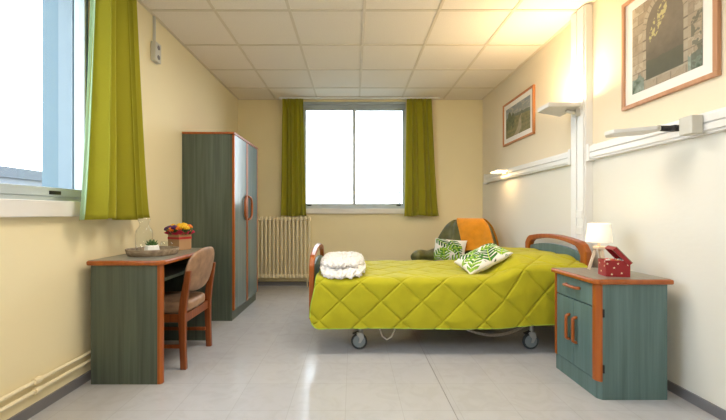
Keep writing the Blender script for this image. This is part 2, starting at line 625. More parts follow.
# left window: aluminium frame seen very obliquely
w1 = thing('window_1', None, None, (XL, 1.24, WZ0), kind='structure')
X0, X1 = XL - 0.13, XL - 0.06
obj('frame', B((X0, X1, LY0, LY1, WZ0, WZ0 + 0.035), (X0, X1, LY0, LY1, WZ1 - 0.10, WZ1),
               (X0, X1, LY0, LY0 + 0.04, WZ0 + 0.035, WZ1 - 0.10), (X0, X1, LY1 - 0.025, LY1, WZ0 + 0.035, WZ1 - 0.10)), M['whiteblue'], w1, bevel=0.003)
sf = obj('sash', B((X0 + 0.015, X1 + 0.008, LY0 + 0.04, LY1 - 0.025, WZ0 + 0.035, WZ0 + 0.085),
                   (X0 + 0.015, X1 + 0.008, LY0 + 0.04, LY1 - 0.025, WZ1 - 0.14, WZ1 - 0.10),
                   (X0 + 0.015, X1 + 0.008, LY0 + 0.04, LY0 + 0.08, WZ0 + 0.085, WZ1 - 0.14),
                   (X0 + 0.015, X1 + 0.008, 1.19, 1.235, WZ0 + 0.085, WZ1 - 0.14),
                   (X0 + 0.015, X1 + 0.008, LY1 - 0.04, LY1 - 0.025, WZ0 + 0.085, WZ1 - 0.14)), M['whiteblue'], w1, bevel=0.003)
for ya, yb in ((LY0 + 0.08, 1.19), (1.235, LY1 - 0.04)):
    obj('pane', B((X0 + 0.04, X0 + 0.046, ya, yb, WZ0 + 0.085, WZ1 - 0.14)), M['glass'], sf)
obj('gasket', B((X1 + 0.001, X1 + 0.007, LY1 - 0.024, LY1 - 0.010, WZ0 + 0.036, WZ1 - 0.10)), M['darkblue'], w1, label='dark blue seal strip')
lt = B((X1 + 0.008, X1 + 0.014, 2.02, 2.10, WZ0 + 0.045, WZ0 + 0.066))
obj('latch', lt, M['black'], w1, bevel=0.003, label='small black latch')
obj('sill', B((XL, XL + 0.045, LY0 - 0.1, LY1 + 0.12, 1.02, WZ0), (XL - 0.06, XL + 0.045, LY0, LY1, WZ0 - 0.004, WZ0 + 0.006)), M['sillwhite'], w1, bevel=0.004)

# back window: two sliding panes under a shutter box
w2 = thing('window_2', None, None, (0.02, YB, WZ0), kind='structure')
Y0, Y1 = YB + 0.02, YB + 0.09
obj('frame', B((BX0, BX1, Y0, Y1, WZ0, WZ0 + 0.025), (BX0, BX0 + 0.03, Y0, Y1, WZ0 + 0.025, 2.54), (BX1 - 0.03, BX1, Y0, Y1, WZ0 + 0.025, 2.54)), M['whiteblue'], w2, bevel=0.003)
obj('shutter_box', B((BX0, BX1, Y0 - 0.005, Y1, 2.605, WZ1), (BX0, BX1, Y0 + 0.012, Y1, 2.575, 2.605), (BX0, BX1, Y0, Y1, 2.54, 2.575)), M['alu'], w2, bevel=0.003, label='grey-blue shutter box')
for xa, xb, dy in ((BX0 + 0.03, 0.042, 0.0), (-0.005, BX1 - 0.03, 0.02)):
    ya, yb = Y0 + 0.005 + dy, Y0 + 0.022 + dy
    s = obj('sash', B((xa, xb, ya, yb, WZ0 + 0.025, WZ0 + 0.075), (xa, xb, ya, yb, 2.52, 2.54),
                      (xa, xa + (0.015 if xa < -0.3 else 0.047), ya, yb, WZ0 + 0.075, 2.52), (xb - (0.015 if xb > 0.3 else 0.047), xb, ya, yb, WZ0 + 0.075, 2.52)),
            M['alu'] if xa < -0.3 else M['whiteblue'], w2, bevel=0.002)
    obj('pane', B((xa + 0.015, xb - 0.015, ya + 0.006, ya + 0.011, WZ0 + 0.075, 2.52)), M['glass'], s)
    hx = xa + 0.06 if xa < -0.3 else xb - 0.07
    obj('latch', B((hx - 0.03, hx + 0.03, ya - 0.006, ya, WZ0 + 0.04, WZ0 + 0.06)), M['black'], s, bevel=0.003, label='small black latch')
obj('sill', B((BX0 - 0.03, BX1 + 0.03, YB - 0.04, YB, 1.03, WZ0), (BX0, BX1, YB - 0.04, Y0, WZ0 - 0.004, WZ0 + 0.004)), M['sillwhite'], w2, bevel=0.004)

# door in the wall behind the viewpoint
d1 = thing('door_1', None, None, (0.9, YF, 0), kind='structure')
obj('door_panel', B((0.5, 1.4, YF, YF + 0.03, 0.01, 2.08)), M['green'], d1, bevel=0.003)
obj('door_frame', B((0.43, 0.5, YF, YF + 0.04, 0, 2.15), (1.4, 1.47, YF, YF + 0.04, 0, 2.15), (0.5, 1.4, YF, YF + 0.04, 2.08, 2.15)), M['orange'], d1)

# ------------------------------------------------------------------ outdoors
g = obj('ground', B((-90, 90, -60, 120, -9.2, -9)), M['ground'])
g['kind'] = 'structure'
bld = thing('apartment_building', 'long low grey building with white rooftop blocks, seen far off through the left window', 'building', (-33, 31, -9))
obj('wall', B((-44, -26, 22, 42, -9, 3.7)), M['outwhite'], bld)
obj('roof_parapet', B((-44.2, -25.8, 21.8, 42.2, 3.7, 4.5)), M['outwall'], bld)
for k in range(9):
    obj('window', B((-26.02, -25.94, 22.8 + 2.1 * k, 23.8 + 2.1 * k, 2.3, 3.2)), M['outdark'], bld)
    obj('window', B((-43.0 + 1.9 * k, -42.0 + 1.9 * k, 21.94, 22.02, 2.3, 3.2)), M['outdark'], bld)
b2 = thing('distant_building', 'low flat-roofed block far beyond the back window, mostly below its sill', 'building', (6, 44, -9))
obj('wall', B((-4, 16, 40, 50, -9, 0.4)), M['outwhite'], b2)
obj('roof_edge', B((-4.2, 16.2, 39.8, 50.2, 0.4, 0.7)), M['outwall'], b2)
an = bmesh.new()
tube(an, [(5.3, 41, 0.7), (5.3, 41, 4.4)], 0.07, 6)
for z, w in ((4.2, 0.5), (3.4, 0.4), (2.1, 0.9)):
    tube(an, [(5.3 - w, 41, z), (5.3 + w * 0.3, 41, z)], 0.05, 6)
tag(obj('antenna', an, M['outwall']), 'thin rooftop aerial with short crossbars outside the right pane of the back window', 'antenna')


# ------------------------------------------------------------------ curtains
def curtain_bm(axis, a_top, a_bot, b_top, b_bot, plane, z0, z1, amp, nf, seed, side=1, nu=150, nz=36, wander=0.3):
    """hanging cloth: axis 'X' runs along x at y=plane, 'Y' along y at x=plane; side = which way folds point"""
    rnd = random.Random(seed)
    ph = [rnd.uniform(0, 6.28) for _ in range(6)]
    bm = bmesh.new()

    def f(u, v):
        z = lerp(z0, z1, v)
        a, b = lerp(a_bot, a_top, v ** 0.7), lerp(b_bot, b_top, v ** 0.7)
        uu = u + 0.035 * math.sin(2 * PI * u * 2 + ph[0]) + 0.012 * math.sin(4 * v + ph[1]) * math.sin(PI * u)
        w = math.sin(2 * PI * nf * uu + ph[2]) + wander * math.sin(2 * PI * nf * 0.53 * uu + ph[3] + 0.8 * v) + 0.15 * math.sin(2 * PI * nf * 2.1 * uu + ph[4])
        pinch = 0.45 + 0.55 * (1 - v) ** 0.6
        if v > 0.96:
            w = w * 0.8 + 0.6 * math.sin(2 * PI * nf * 3 * uu)
            pinch *= 0.8
        d = amp * pinch * w
        s = lerp(a, b, u) + 0.35 * d * math.cos(2 * PI * nf * uu + ph[2])
        p = plane + side * d
        zz = z + (0.006 * math.sin(9 * u + ph[5]) if v == 0 else 0)
        return (s, p, zz) if axis == 'X' else (p, s, zz)
    grid(bm, nu, nz, f)
    return bm


def rod(axis, a, b, c, z):
    bm = bmesh.new()
    if axis == 'X':
        box(bm, a, b, c - 0.012, c + 0.012, z - 0.02, z)
    else:
        box(bm, c - 0.012, c + 0.012, a, b, z - 0.02, z)
    return bm


tag(obj('curtain_track', rod('X', -1.04, 1.22, 5.06, H - 0.007), M['white']), 'slim white curtain track under the ceiling above the back window', 'curtain track')
tag(obj('curtain_track', rod('Y', -0.1, 2.7, -1.52, H - 0.007), M['white']), 'slim white curtain track under the ceiling above the left window', 'curtain track')

CB = 'olive-green curtains of the back window'
c1 = thing('curtain', 'green curtain left of the back window, hanging above the radiator', 'curtain', (-0.84, 5.06, 1.0), group=None)
obj('cloth', curtain_bm('X', -0.99, -1.015, -0.70, -0.655, 5.06, 1.0, H - 0.03, 0.030, 5, 3, nu=160), M['curtain'], c1, smooth=True, solid=0.004)
c2 = thing('curtain', 'green curtain right of the back window, flaring out towards its hem', 'curtain', (0.97, 5.06, 1.0))
obj('cloth', curtain_bm('X', 0.755, 0.72, 1.10, 1.20, 5.06, 1.0, H - 0.03, 0.032, 5, 11, nu=160), M['curtain'], c2, smooth=True, solid=0.004)
c3 = thing('curtain', 'large green curtain at the left window, nearest to the viewer', 'curtain', (-1.52, 2.35, 1.0))
obj('cloth', curtain_bm('Y', 2.17, 2.06, 2.50, 2.67, -1.51, 1.0, H - 0.03, 0.048, 4.3, 5, nu=200, nz=50), M['curtain'], c3, smooth=True, solid=0.004)
bm = bmesh.new()
grid(bm, 10, 40, lambda u, v: (-1.535 - 0.030 * u, lerp(2.06, 2.165, v ** 0.7) + 0.010 * math.sin(3 * u), lerp(1.0, H - 0.03, v)))
obj('lining', bm, M['lining'], c3, smooth=True, solid=0.003, label='pale lining turned out at the edge, daylight painted in as mint')

# ------------------------------------------------------------------ radiator and pipes
rad = thing('radiator', 'cream cast column radiator under the back window', 'radiator', (-1.0, 5.08, 0))
xs = [-0.615 - 0.0555 * k for k in range(16)]
for x in xs:
    bm = bmesh.new()
    rbox(bm, x - 0.0155, x + 0.0155, 5.055, 5.105, 0.125, 0.99, 0.0145, 3)
    for z in (0.155, 0.955):
        rbox(bm, x - 0.023, x + 0.023, 5.052, 5.118, z - 0.030, z + 0.028, 0.012, 2)
    obj('column', bm, M['radiator'], rad, smooth=True)
for z in (0.155, 0.955):
    bm = bmesh.new()
    tube(bm, [(xs[-1], 5.085, z), (xs[0] + 0.02, 5.085, z)], 0.018, 10)
    obj('header_pipe', bm, M['radiator'], rad)
for x in (xs[1], xs[-2]):
    obj('foot', B((x + 0.022, x + 0.033, 5.06, 5.11, 0.0, 0.15)), M['radiator'], rad)
bm = bmesh.new()
tube(bm, [(xs[-1] + 0.02, 5.13, 0.085), (xs[0] + 0.04, 5.13, 0.085), (xs[0] + 0.045, 5.13, 0.10), (xs[0] + 0.045, 5.10, 0.15), (xs[0] + 0.02, 5.09, 0.155)], 0.011, 8)
obj('supply_pipe', bm, M['radiator'], rad, smooth=True)

for z, lab in ((0.177, 'upper of the two cream heating pipes along the left wall'), (0.127, 'lower of the two cream heating pipes along the left wall')):
    t = thing('heating_pipe', lab, 'pipe', (-1.625, 1.5, z), group='heating pipes along the left wall')
    bm = bmesh.new()
    tube(bm, [(-1.628, YF, z), (-1.628, 3.36, z), (-1.634, 3.38, z), (-1.65, 3.385, z)], 0.0105, 10)
    obj('pipe', bm, M['radiator'], t, smooth=True)
    for yy in (-0.4, 1.86):
        bm = bmesh.new()
        tube(bm, [(-1.628, yy - 0.018, z), (-1.628, yy + 0.018, z)], 0.0165, 10)
        obj('coupler', bm, M['radiator'], t, smooth=False)

# ------------------------------------------------------------------ wardrobe
WY0, WY1, WX0, WX1 = 3.476, 4.33, -1.645, -1.165
wd = thing('wardrobe', 'tall green two-door wardrobe with orange wooden edges against the left wall', 'wardrobe', (-1.4, 3.9, 0))
obj('body', B((WX0, WX1, WY0, WY1, 0, 1.80)), M['green'], wd, bevel=0.002)
obj('top_panel', B((WX0, WX1 + 0.025, WY0 - 0.008, WY1 + 0.008, 1.80, 1.822)), M['orange'], wd, bevel=0.006, label='top board with orange edge')
seam = (WY0 + WY1) / 2
for ya, yb, hy in ((WY0, seam - 0.002, seam - 0.03), (seam + 0.002, WY1, seam + 0.03)):
    d = obj('door', B((WX1 + 0.001, WX1 + 0.02, ya + 0.026, yb - 0.026, 0.10, 1.795)), M['doorgreen'], wd)
    obj('edge_strip', B((WX1 + 0.001, WX1 + 0.023, ya, ya + 0.026, 0.10, 1.795), (WX1 + 0.001, WX1 + 0.023, yb - 0.026, yb, 0.10, 1.795)), M['orange'], d, bevel=0.003, label='orange wooden door edges')
    bm = bmesh.new()
    s = 1 if hy > seam else -1
    n = 15
    pts = []
    for k in range(n):
        a = PI * k / (n - 1)
        zz = 1.095 - 0.125 * math.cos(a)
        dx = 0.020 * min(1, 2.2 * math.sin(a))
        pts.append((WX1 + 0.018 + dx, hy + s * 0.095 * min(1, 1.2 * math.sin(a)), zz))
    tube(bm, pts, 0.0125, 8)
    obj('handle', bm, M['orange'], d, smooth=True, label='orange bow handle')

# ------------------------------------------------------------------ desk
DX0, DX1, DY0, DY1 = -1.590, -1.160, 2.19, 2.97
dk = thing('desk', 'green desk with orange wooden edge against the left wall', 'desk', (-1.37, 2.58, 0))
obj('side_panel', B((DX0, DX1 - 0.028, DY0, DY0 + 0.025, 0, 0.722)), M['green'], dk)
obj('side_panel', B((DX0, DX1 - 0.028, DY1 - 0.025, DY1, 0, 0.722)), M['green'], dk)
bm = bmesh.new()
prism(bm, [(DX1 - 0.028, DY0 - 0.001), (DX1 - 0.012, DY0 - 0.001), (DX1, DY0 + 0.012), (DX1, DY0 + 0.03), (DX1 - 0.028, DY0 + 0.03)], 'Z', 0, 0.722)
obj('corner_post', bm, M['orange'], dk, bevel=0.003, label='orange wooden corner post')
bm = bmesh.new()
prism(bm, [(DX1 - 0.028, DY1 - 0.03), (DX1, DY1 - 0.03), (DX1, DY1 - 0.012), (DX1 - 0.012, DY1), (DX1 - 0.028, DY1)], 'Z', 0, 0.722)
obj('corner_post', bm, M['orange'], dk, bevel=0.003, label='orange wooden corner post')
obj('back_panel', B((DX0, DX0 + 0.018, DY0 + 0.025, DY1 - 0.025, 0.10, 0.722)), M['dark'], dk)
obj('shelf', B((DX0 + 0.018, DX1 - 0.045, DY0 + 0.03, DY1 - 0.03, 0.605, 0.623)), M['green'], dk)


def chamfer_top(x0, x1, y0, y1, near, far, c, z0, z1, outward=1):
    """desk or cabinet top outline with cut corners on one long side"""
    if outward > 0:
        return [(x0, y0), (x1 - c, y0), (x1, y0 + c), (x1, y1 - c), (x1 - c, y1), (x0, y1)]
    return [(x1, y0), (x1, y1), (x0 + c, y1), (x0, y1 - c), (x0, y0 + c), (x0 + c, y0)]


bm = bmesh.new()
prism(bm, chamfer_top(-1.605, -1.143, 2.168, 2.992, 0, 0, 0.03, 0, 0), 'Z', 0.723, 0.751)
top = obj('top', bm, M['orange'], dk, bevel=0.008, label='desk top with orange rounded edge')
bm = bmesh.new()
prism(bm, chamfer_top(-1.603, -1.161, 2.186, 2.974, 0, 0, 0.024, 0, 0), 'Z', 0.751, 0.7525)
obj('laminate', bm, M['greentop'], top, label='grey laminate surface')

# ------------------------------------------------------------------ chair
ch = thing('desk_chair', 'wooden chair with brown padded seat and oval back, tucked under the desk', 'chair', (-1.3, 2.615, 0))


def bar(bm, p, q, w, d, wdir=(0, 1, 0)):
    """rectangular bar from p to q: width w along wdir, depth d across"""
    p, q = Vector(p), Vector(q)
    t = (q - p).normalized()
    a = Vector(wdir)
    a = (a - t * a.dot(t)).normalized()
    b = t.cross(a)
    A = [bm.verts.new(p + a * sx_ * w / 2 + b * sy_ * d / 2) for sx_, sy_ in ((-1, -1), (1, -1), (1, 1), (-1, 1))]
    C = [bm.verts.new(q + a * sx_ * w / 2 + b * sy_ * d / 2) for sx_, sy_ in ((-1, -1), (1, -1), (1, 1), (-1, 1))]
    bm.faces.new(A[::-1])
    bm.faces.new(C)
    for i in range(4):
        j = (i + 1) % 4
        bm.faces.new((A[i], A[j], C[j], C[i]))


for y in (2.405, 2.825):
    pts = [(-1.125, 0), (-1.132, 0.18), (-1.135, 0.36), (-1.125, 0.46), (-1.108, 0.56), (-1.092, 0.655)]
    wds = [0.040, 0.042, 0.050, 0.048, 0.042, 0.032]
    o_ = [(p[0] + w / 2, p[1]) for p, w in zip(pts, wds)]
    i_ = [(p[0] - w / 2, p[1]) for p, w in zip(pts, wds)]
    bm = bmesh.new()
    ribbon_prism(bm, o_, i_, 'Y', y - 0.017, y + 0.013)
    obj('leg', bm, M['chairwood'], ch, bevel=0.005, label='rear leg rising to hold the back')
for y in (2.425, 2.805):
    bm = bmesh.new()
    bar(bm, (-1.505, y, 0), (-1.50, y, 0.37), 0.028, 0.034)
    obj('leg', bm, M['chairwood'], ch, bevel=0.005)
for y in (2.418, 2.792):
    obj('apron', B((-1.49, -1.15, y, y + 0.02, 0.305, 0.36)), M['chairwood'], ch, bevel=0.004)
obj('apron', B((-1.149, -1.127, 2.418, 2.812, 0.30, 0.36)), M['chairwood'], ch, bevel=0.004)
obj('apron', B((-1.512, -1.492, 2.44, 2.79, 0.305, 0.36)), M['chairwood'], ch, bevel=0.004)
for y in (2.42, 2.796):
    obj('stretcher', B((-1.49, -1.145, y, y + 0.014, 0.13, 0.155)), M['chairwood'], ch, bevel=0.003)
bm = bmesh.new()
cx_, cy_ = -1.322, 2.615


def seat_f(u, v):
    # squircle outline cushion, v: bottom centre -> top centre
    a = 2 * PI * u
    c, s = math.cos(a), math.sin(a)
    k = (abs(c) ** 4.5 + abs(s) ** 4.5) ** (-1 / 4.5)
    if v < 0.3:
        r, z = v / 0.3 * 0.97, 0.0
    elif v < 0.6:
        t = (v - 0.3) / 0.3
        r, z = 0.97 + 0.03 * math.sin(PI * t), 0.070 * t
    else:
        t = (v - 0.6) / 0.4
        r, z = 0.97 * (1 - t), 0.070 + 0.018 * math.sin(t * PI / 2)
    return (cx_ + 0.205 * k * c * r, cy_ + 0.195 * k * s * r, 0.362 + z)


grid(bm, 48, 22, seat_f, True)
bmesh.ops.remove_doubles(bm, verts=bm.verts, dist=0.0005)
obj('seat', bm, M['suede'], ch, smooth=True, label='brown padded seat')
bm = bmesh.new()


def back_f(u, v):
    a = 2 * PI * u
    c, s = math.cos(a), math.sin(a)
    n = 2.6
    k = (abs(c) ** n + abs(s) ** n) ** (-1 / n)
    ph = PI * v
    r = math.sin(ph) ** 0.55 if 0 < v < 1 else 0
    yy = 0.218 * k * c * r
    zz = 0.152 * k * s * r
    th = -0.024 * math.copysign(abs(math.cos(ph)) ** 0.6, math.cos(ph))
    z = 0.642 + zz
    lean = (z - 0.5) * 0.20
    return (-1.108 + lean + th + 0.20 * (0.045 - yy * yy) * 2.0 - 0.03 + 0.0, cy_ + yy, z)


grid(bm, 56, 24, back_f, True)
bmesh.ops.remove_doubles(bm, verts=bm.verts, dist=0.0005)
obj('backrest', bm, M['suede'], ch, smooth=True, label='brown oval padded back')

# ------------------------------------------------------------------ things on the desk
ZD = 0.7530
tr = thing('tray', 'round greyish wooden tray on the desk holding glassware and a small plant', 'tray', (-1.385, 2.50, ZD))
bm = bmesh.new()
lathe(bm, [(0.001, 0.0), (0.150, 0.0), (0.158, 0.012), (0.166, 0.044), (0.156, 0.044), (0.149, 0.016), (0.144, 0.010), (0.001, 0.010)], (-1.385, 2.50, ZD), 40, (1.0, 1.0))
obj('dish', bm, M['tray'], tr, smooth=True, bevel=0.002)
TZ = ZD + 0.0105


def carafe(x, y, label, h=0.20, r=0.037):
    bm = bmesh.new()
    w = 0.0022
    out = [(0.001, 0), (r * 0.96, 0), (r, 0.006), (r, h * 0.56), (r * 0.93, h * 0.66), (r * 0.6, h * 0.77), (r * 0.53, h * 0.83), (r * 0.58, h * 0.9), (r * 0.78, h)]
    inn = [(max(0.001, a - w), max(b, 0.006)) for a, b in reversed(out)]
    lathe(bm, out + inn, (x, y, TZ), 24)
    o = obj('carafe', bm, M['clear'], smooth=True)
    return tag(o, label, 'carafe')


carafe(-1.458, 2.52, 'tall clear glass carafe with a flared neck on the tray', 0.235, 0.055)
bm = bmesh.new()
out = [(0.001, 0), (0.030, 0), (0.038, 0.02), (0.040, 0.045), (0.036, 0.078)]
lathe(bm, out + [(a - 0.0018 if a > 0.01 else 0.001, max(b, 0.005)) for a, b in reversed(out)], (-1.312, 2.54, TZ), 24)
tag(obj('drinking_glass', bm, M['clear'], smooth=True), 'short clear drinking glass on the tray beside the succulent', 'glass')
pp = thing('potted_succulent', 'small white pot with a green succulent on the round tray', 'plant', (-1.345, 2.415, TZ))
bm = bmesh.new()
lathe(bm, [(0.001, 0), (0.043, 0), (0.048, 0.006), (0.049, 0.022), (0.043, 0.058), (0.036, 0.063), (0.031, 0.060), (0.030, 0.050), (0.001, 0.050)], (-1.345, 2.415, TZ), 8)
obj('pot', bm, M['ceramic'], pp, bevel=0.002)
bm = bmesh.new()
for ring, (nl, tilt, L) in enumerate(((7, 66, 0.044), (6, 42, 0.048), (4, 18, 0.046))):
    for k in range(nl):
        a = 2 * PI * k / nl + ring * 0.5
        d = Vector((math.cos(a) * math.sin(R(tilt)), math.sin(a) * math.sin(R(tilt)), math.cos(R(tilt))))
        p = Vector((-1.345, 2.415, TZ + 0.052))
        tube(bm, [p, p + d * L * 0.4, p + d * L * 0.75 + Vector((0, 0, 0.002)), p + d * L + Vector((0, 0, 0.006))], [0.004, 0.0075, 0.0055, 0.0008], 6)
obj('leaves', bm, M['leaf'], pp, smooth=True)

fb = thing('flower_box', 'kraft cardboard box of yellow and orange flowers in magenta paper on the desk', 'flowers', (-1.365, 2.845, ZD), R(-26))
fb.scale = (0.92, 0.92, 0.95)
bm = bmesh.new()
box(bm, -0.068, 0.068, -0.062, 0.062, 0, 0.128)
obj('box', bm, M['kraft'], fb, world=False, bevel=0.002)
bm = bmesh.new()
box(bm, -0.0695, 0.0695, -0.0635, 0.0635, 0.088, 0.106)
obj('ribbon', bm, M['ribbon'], fb, world=False, label='red ribbon band')
bm = bmesh.new()


def tissue_f(u, v):
    a = 2 * PI * u
    c, s = math.cos(a), math.sin(a)
    k = (abs(c) ** 5 + abs(s) ** 5) ** (-1 / 5)
    r = lerp(0.060, 0.108, v ** 0.8) * lerp(k, 1, v) + v * 0.014 * math.sin(9 * a + 1)
    z = 0.122 + 0.030 * v + v * 0.012 * math.sin(7 * a)
    return (c * r, s * r, z)


grid(bm, 64, 7, tissue_f, True)
obj('tissue_paper', bm, M['tissue'], fb, world=False, smooth=True, solid=0.002, label='magenta tissue paper collar')
rnd = random.Random(5)
bm = bmesh.new()
for k in range(46):
    a, rr = rnd.uniform(0, 2 * PI), 0.088 * math.sqrt(rnd.random())
    p = Vector((math.cos(a) * rr, math.sin(a) * rr, 0.125))
    q = p + Vector((math.cos(a) * 0.022, math.sin(a) * 0.022, 0.045 + 0.035 * rnd.random()))
    tube(bm, [p, (p + q) / 2, q], [0.002, 0.008, 0.001], 5)
obj('foliage', bm, M['leaf'], fb, world=False, smooth=True)


def bloom(x, y, z, r, m, seed):
    rn = random.Random(seed)
    bm = bmesh.new()
    for ring, (n, tilt) in enumerate(((8, 78), (7, 52), (5, 26), (1, 0))):
        for k in range(n):
            a = 2 * PI * k / n + ring * 0.4 + rn.uniform(-0.1, 0.1)
            d = Vector((math.cos(a) * math.sin(R(tilt)), math.sin(a) * math.sin(R(tilt)), math.cos(R(tilt))))
            c = Vector((x, y, z))
            tube(bm, [c, c + d * r * 0.55, c + d * r * 0.9, c + d * r], [0.002, r * 0.34, r * 0.28, r * 0.06], 6)
    obj('flower', bm, m, fb, world=False, smooth=True)


fl = []
spots = [(0, 0, 0.178, 'yellow'), (-0.036, -0.03, 0.172, 'yellow'), (0.036, -0.022, 0.175, 'yellow'), (0.0, 0.045, 0.178, 'yellow'),
         (-0.055, 0.03, 0.168, 'yellow'), (0.055, 0.04, 0.168, 'orangeflower'), (0.058, -0.052, 0.158, 'orangeflower'), (-0.01, -0.068, 0.146, 'orangeflower'),
         (-0.062, -0.058, 0.150, 'purple'), (0.022, -0.062, 0.165, 'purple'), (-0.078, -0.02, 0.158, 'yellow'), (0.086, -0.01, 0.160, 'yellow'),
         (-0.03, -0.06, 0.160, 'purple'), (0.04, 0.0, 0.182, 'yellow'), (0.084, -0.045, 0.172, 'yellow')]
for k, (x, y, z, c) in enumerate(spots):
    bloom(x * 1.12, y * 1.12, z + 0.012, 0.029, M[c], k)

# ------------------------------------------------------------------ bed
bed = thing('hospital_bed', 'care bed on casters with orange wooden head and foot boards', 'bed', (0.72, 3.16, 0))
HB = 0.0


def arch_board(x0, x1, ya, yb, zlow, ztop, zend, wpost, wtop, name):
    """bow shaped frame in the YZ plane: curved top rail running down into two posts"""
    n = 24
    outer, inner = [], []
    rr = 0.05
    outer.append((ya, zlow))
    inner.append((ya + wpost, zlow))
    for k in range(n + 1):
        t = k / n
        bow = 1 - (2 * t - 1) ** 2
        round_ = 1 - (1 - min(1, min(t, 1 - t) / 0.09)) ** 2.2
        zo = zend - 0.055 + 0.055 * round_ + (ztop - zend) * bow
        outer.append((lerp(ya, yb, t), zo))
        ti = lerp(ya + wpost, yb - wpost, t)
        inner.append((ti, zend - 0.055 - wtop + 0.055 * round_ + (ztop - zend) * bow))
    outer.append((yb, zlow))
    inner.append((yb - wpost, zlow))
    bm = bmesh.new()
    ribbon_prism(bm, outer, inner, 'X', x0, x1)
    return bm


hb = obj('headboard', arch_board(1.742, 1.79, 2.70, 3.66, 0.24, 0.855, 0.805, 0.075, 0.038, ''), M['orange'], bed, bevel=0.008, label='arched orange wooden headboard frame')
bm = bmesh.new()
n = 14
prism(bm, [(2.777, 0.34), (3.583, 0.34)] + [(lerp(3.583, 2.777, k / n), 0.725 + 0.045 * (1 - (2 * k / n - 1) ** 2)) for k in range(n + 1)], 'X', 1.758, 1.780)
obj('headboard_panel', bm, M['bluegreen'], hb, bevel=0.003, label='blue-green panel')
fbd = obj('footboard', arch_board(-0.330, -0.292, 2.70, 3.66, 0.24, 0.765, 0.70, 0.045, 0.036, ''), M['orange'], bed, bevel=0.008, label='arched orange wooden footboard frame')
bm = bmesh.new()
prism(bm, [(2.747, 0.30), (3.613, 0.30)] + [(lerp(3.613, 2.747, k / n), 0.61 + 0.045 * (1 - (2 * k / n - 1) ** 2)) for k in range(n + 1)], 'X', -0.322, -0.302)
obj('footboard_panel', bm, M['bluegreen'], fbd, bevel=0.003, label='blue-green panel')
obj('bed_frame', B((-0.29, 1.746, 2.74, 2.78, 0.255, 0.315), (-0.29, 1.746, 3.58, 3.62, 0.255, 0.315), (-0.29, -0.23, 2.78, 3.58, 0.255, 0.315),
                   (1.69, 1.746, 2.78, 3.58, 0.255, 0.315), (0.35, 0.41, 2.78, 3.58, 0.265, 0.315), (1.0, 1.06, 2.78, 3.58, 0.265, 0.315)), M['metal'], bed, bevel=0.004)
obj('chassis', B((0.03, 1.40, 2.86, 2.90, 0.185, 0.235), (0.03, 1.40, 3.46, 3.50, 0.185, 0.235), (0.03, 0.08, 2.74, 3.62, 0.19, 0.23), (1.34, 1.39, 2.74, 3.62, 0.19, 0.23),
                 (0.35, 0.41, 2.90, 3.46, 0.19, 0.266), (1.0, 1.06, 2.90, 3.46, 0.19, 0.266)), M['black'], bed, bevel=0.003)
obj('lift_motor', B((0.55, 0.86, 3.08, 3.24, 0.13, 0.25)), M['metal'], bed, bevel=0.02)
bm = bmesh.new()
rbox(bm, -0.28, 1.72, 2.70, 3.64, 0.316, 0.525, 0.04, 4)
obj('mattress', bm, M['white'], bed, smooth=True)
for i, (x, y) in enumerate(((0.055, 2.76), (1.365, 2.76), (0.055, 3.58), (1.365, 3.58))):
    bm = bmesh.new()
    lathe(bm, [(0.001, 0.130), (0.016, 0.130), (0.016, 0.192), (0.001, 0.192)], (x, y, 0), 14)
    for dy in (-0.022, 0.016):
        prism(bm, [(x - 0.030, 0.118), (x + 0.024, 0.135), (x + 0.028, 0.095), (x + 0.004, 0.052), (x - 0.014, 0.052), (x - 0.004, 0.086)], 'Y', y + dy, y + dy + 0.006)
    box(bm, x - 0.028, x + 0.026, y - 0.022, y + 0.022, 0.122, 0.134)
    fk = obj('caster', bm, M['metal'], bed, bevel=0.002)
    wx = x - 0.008
    bm = bmesh.new()
    lathe(bm, [(0.001, -0.009), (0.046, -0.009), (0.048, -0.005), (0.048, 0.005), (0.046, 0.009), (0.001, 0.009)], (wx, y, 0.0615), 28, axis='Y')
    obj('wheel', bm, M['caster'], fk, smooth=False, label='grey wheel disc')
    bm = bmesh.new()
    lathe(bm, [(0.047, -0.010), (0.056, -0.012), (0.0615, -0.005), (0.0615, 0.005), (0.056, 0.012), (0.047, 0.010), (0.047, -0.010)], (wx, y, 0.0615), 28, axis='Y')
    obj('tyre', bm, M['tyre'], fk, smooth=False)
    bm = bmesh.new()
    bar(bm, (x - 0.012, y, 0.137), (x - 0.058, y, 0.118), 0.03, 0.008)
    obj('brake_pedal', bm, M['black'], fk, bevel=0.002)
bm = bmesh.new()
tube(bm, [(0.195, 2.80, 0.26), (0.205, 2.78, 0.15), (0.225, 2.78, 0.09), (0.26, 2.78, 0.066), (0.295, 2.78, 0.085), (0.32, 2.78, 0.14), (0.34, 2.80, 0.26)], 0.006, 8)
obj('cable', bm, M['coil'], bed, smooth=True, label='white cable loop hanging under the foot end')
bm = bmesh.new()
pts = []
for k in range(520):
    t = k / 519
    x = 0.88 + 0.46 * t
    z = 0.178 - 0.105 * math.sin(PI * (0.12 + 0.72 * t)) + 0.04 * t
    a = 2 * PI * 44 * t
    pts.append((x, 2.80 + 0.009 * math.cos(a), z + 0.009 * math.sin(a)))
tube(bm, pts, 0.0025, 5)
obj('coiled_cable', bm, M['coil'], bed, smooth=True, label='grey coiled hand control cable')


# ------------------------------------------------------------------ quilted bedspread
def bump(x, y):
    k = ss(1.02, 1.30, x) * (1 - 0.10 * ss(1.55, 1.72, x))
    edge = 0.66 + 0.34 * ss(2.66, 2.90, y)
    edge *= 0.80 + 0.20 * (1 - ss(3.45, 3.66, y))
    return 0.150 * k * edge


QY0, QY1, QZ = 2.655, 3.675, 0.548
NEAR_DROP = 0.350
Wt = (QY1 - QY0)
PL, PR = NEAR_DROP, NEAR_DROP + Wt
TOT = PR + 0.30
RC = 0.045


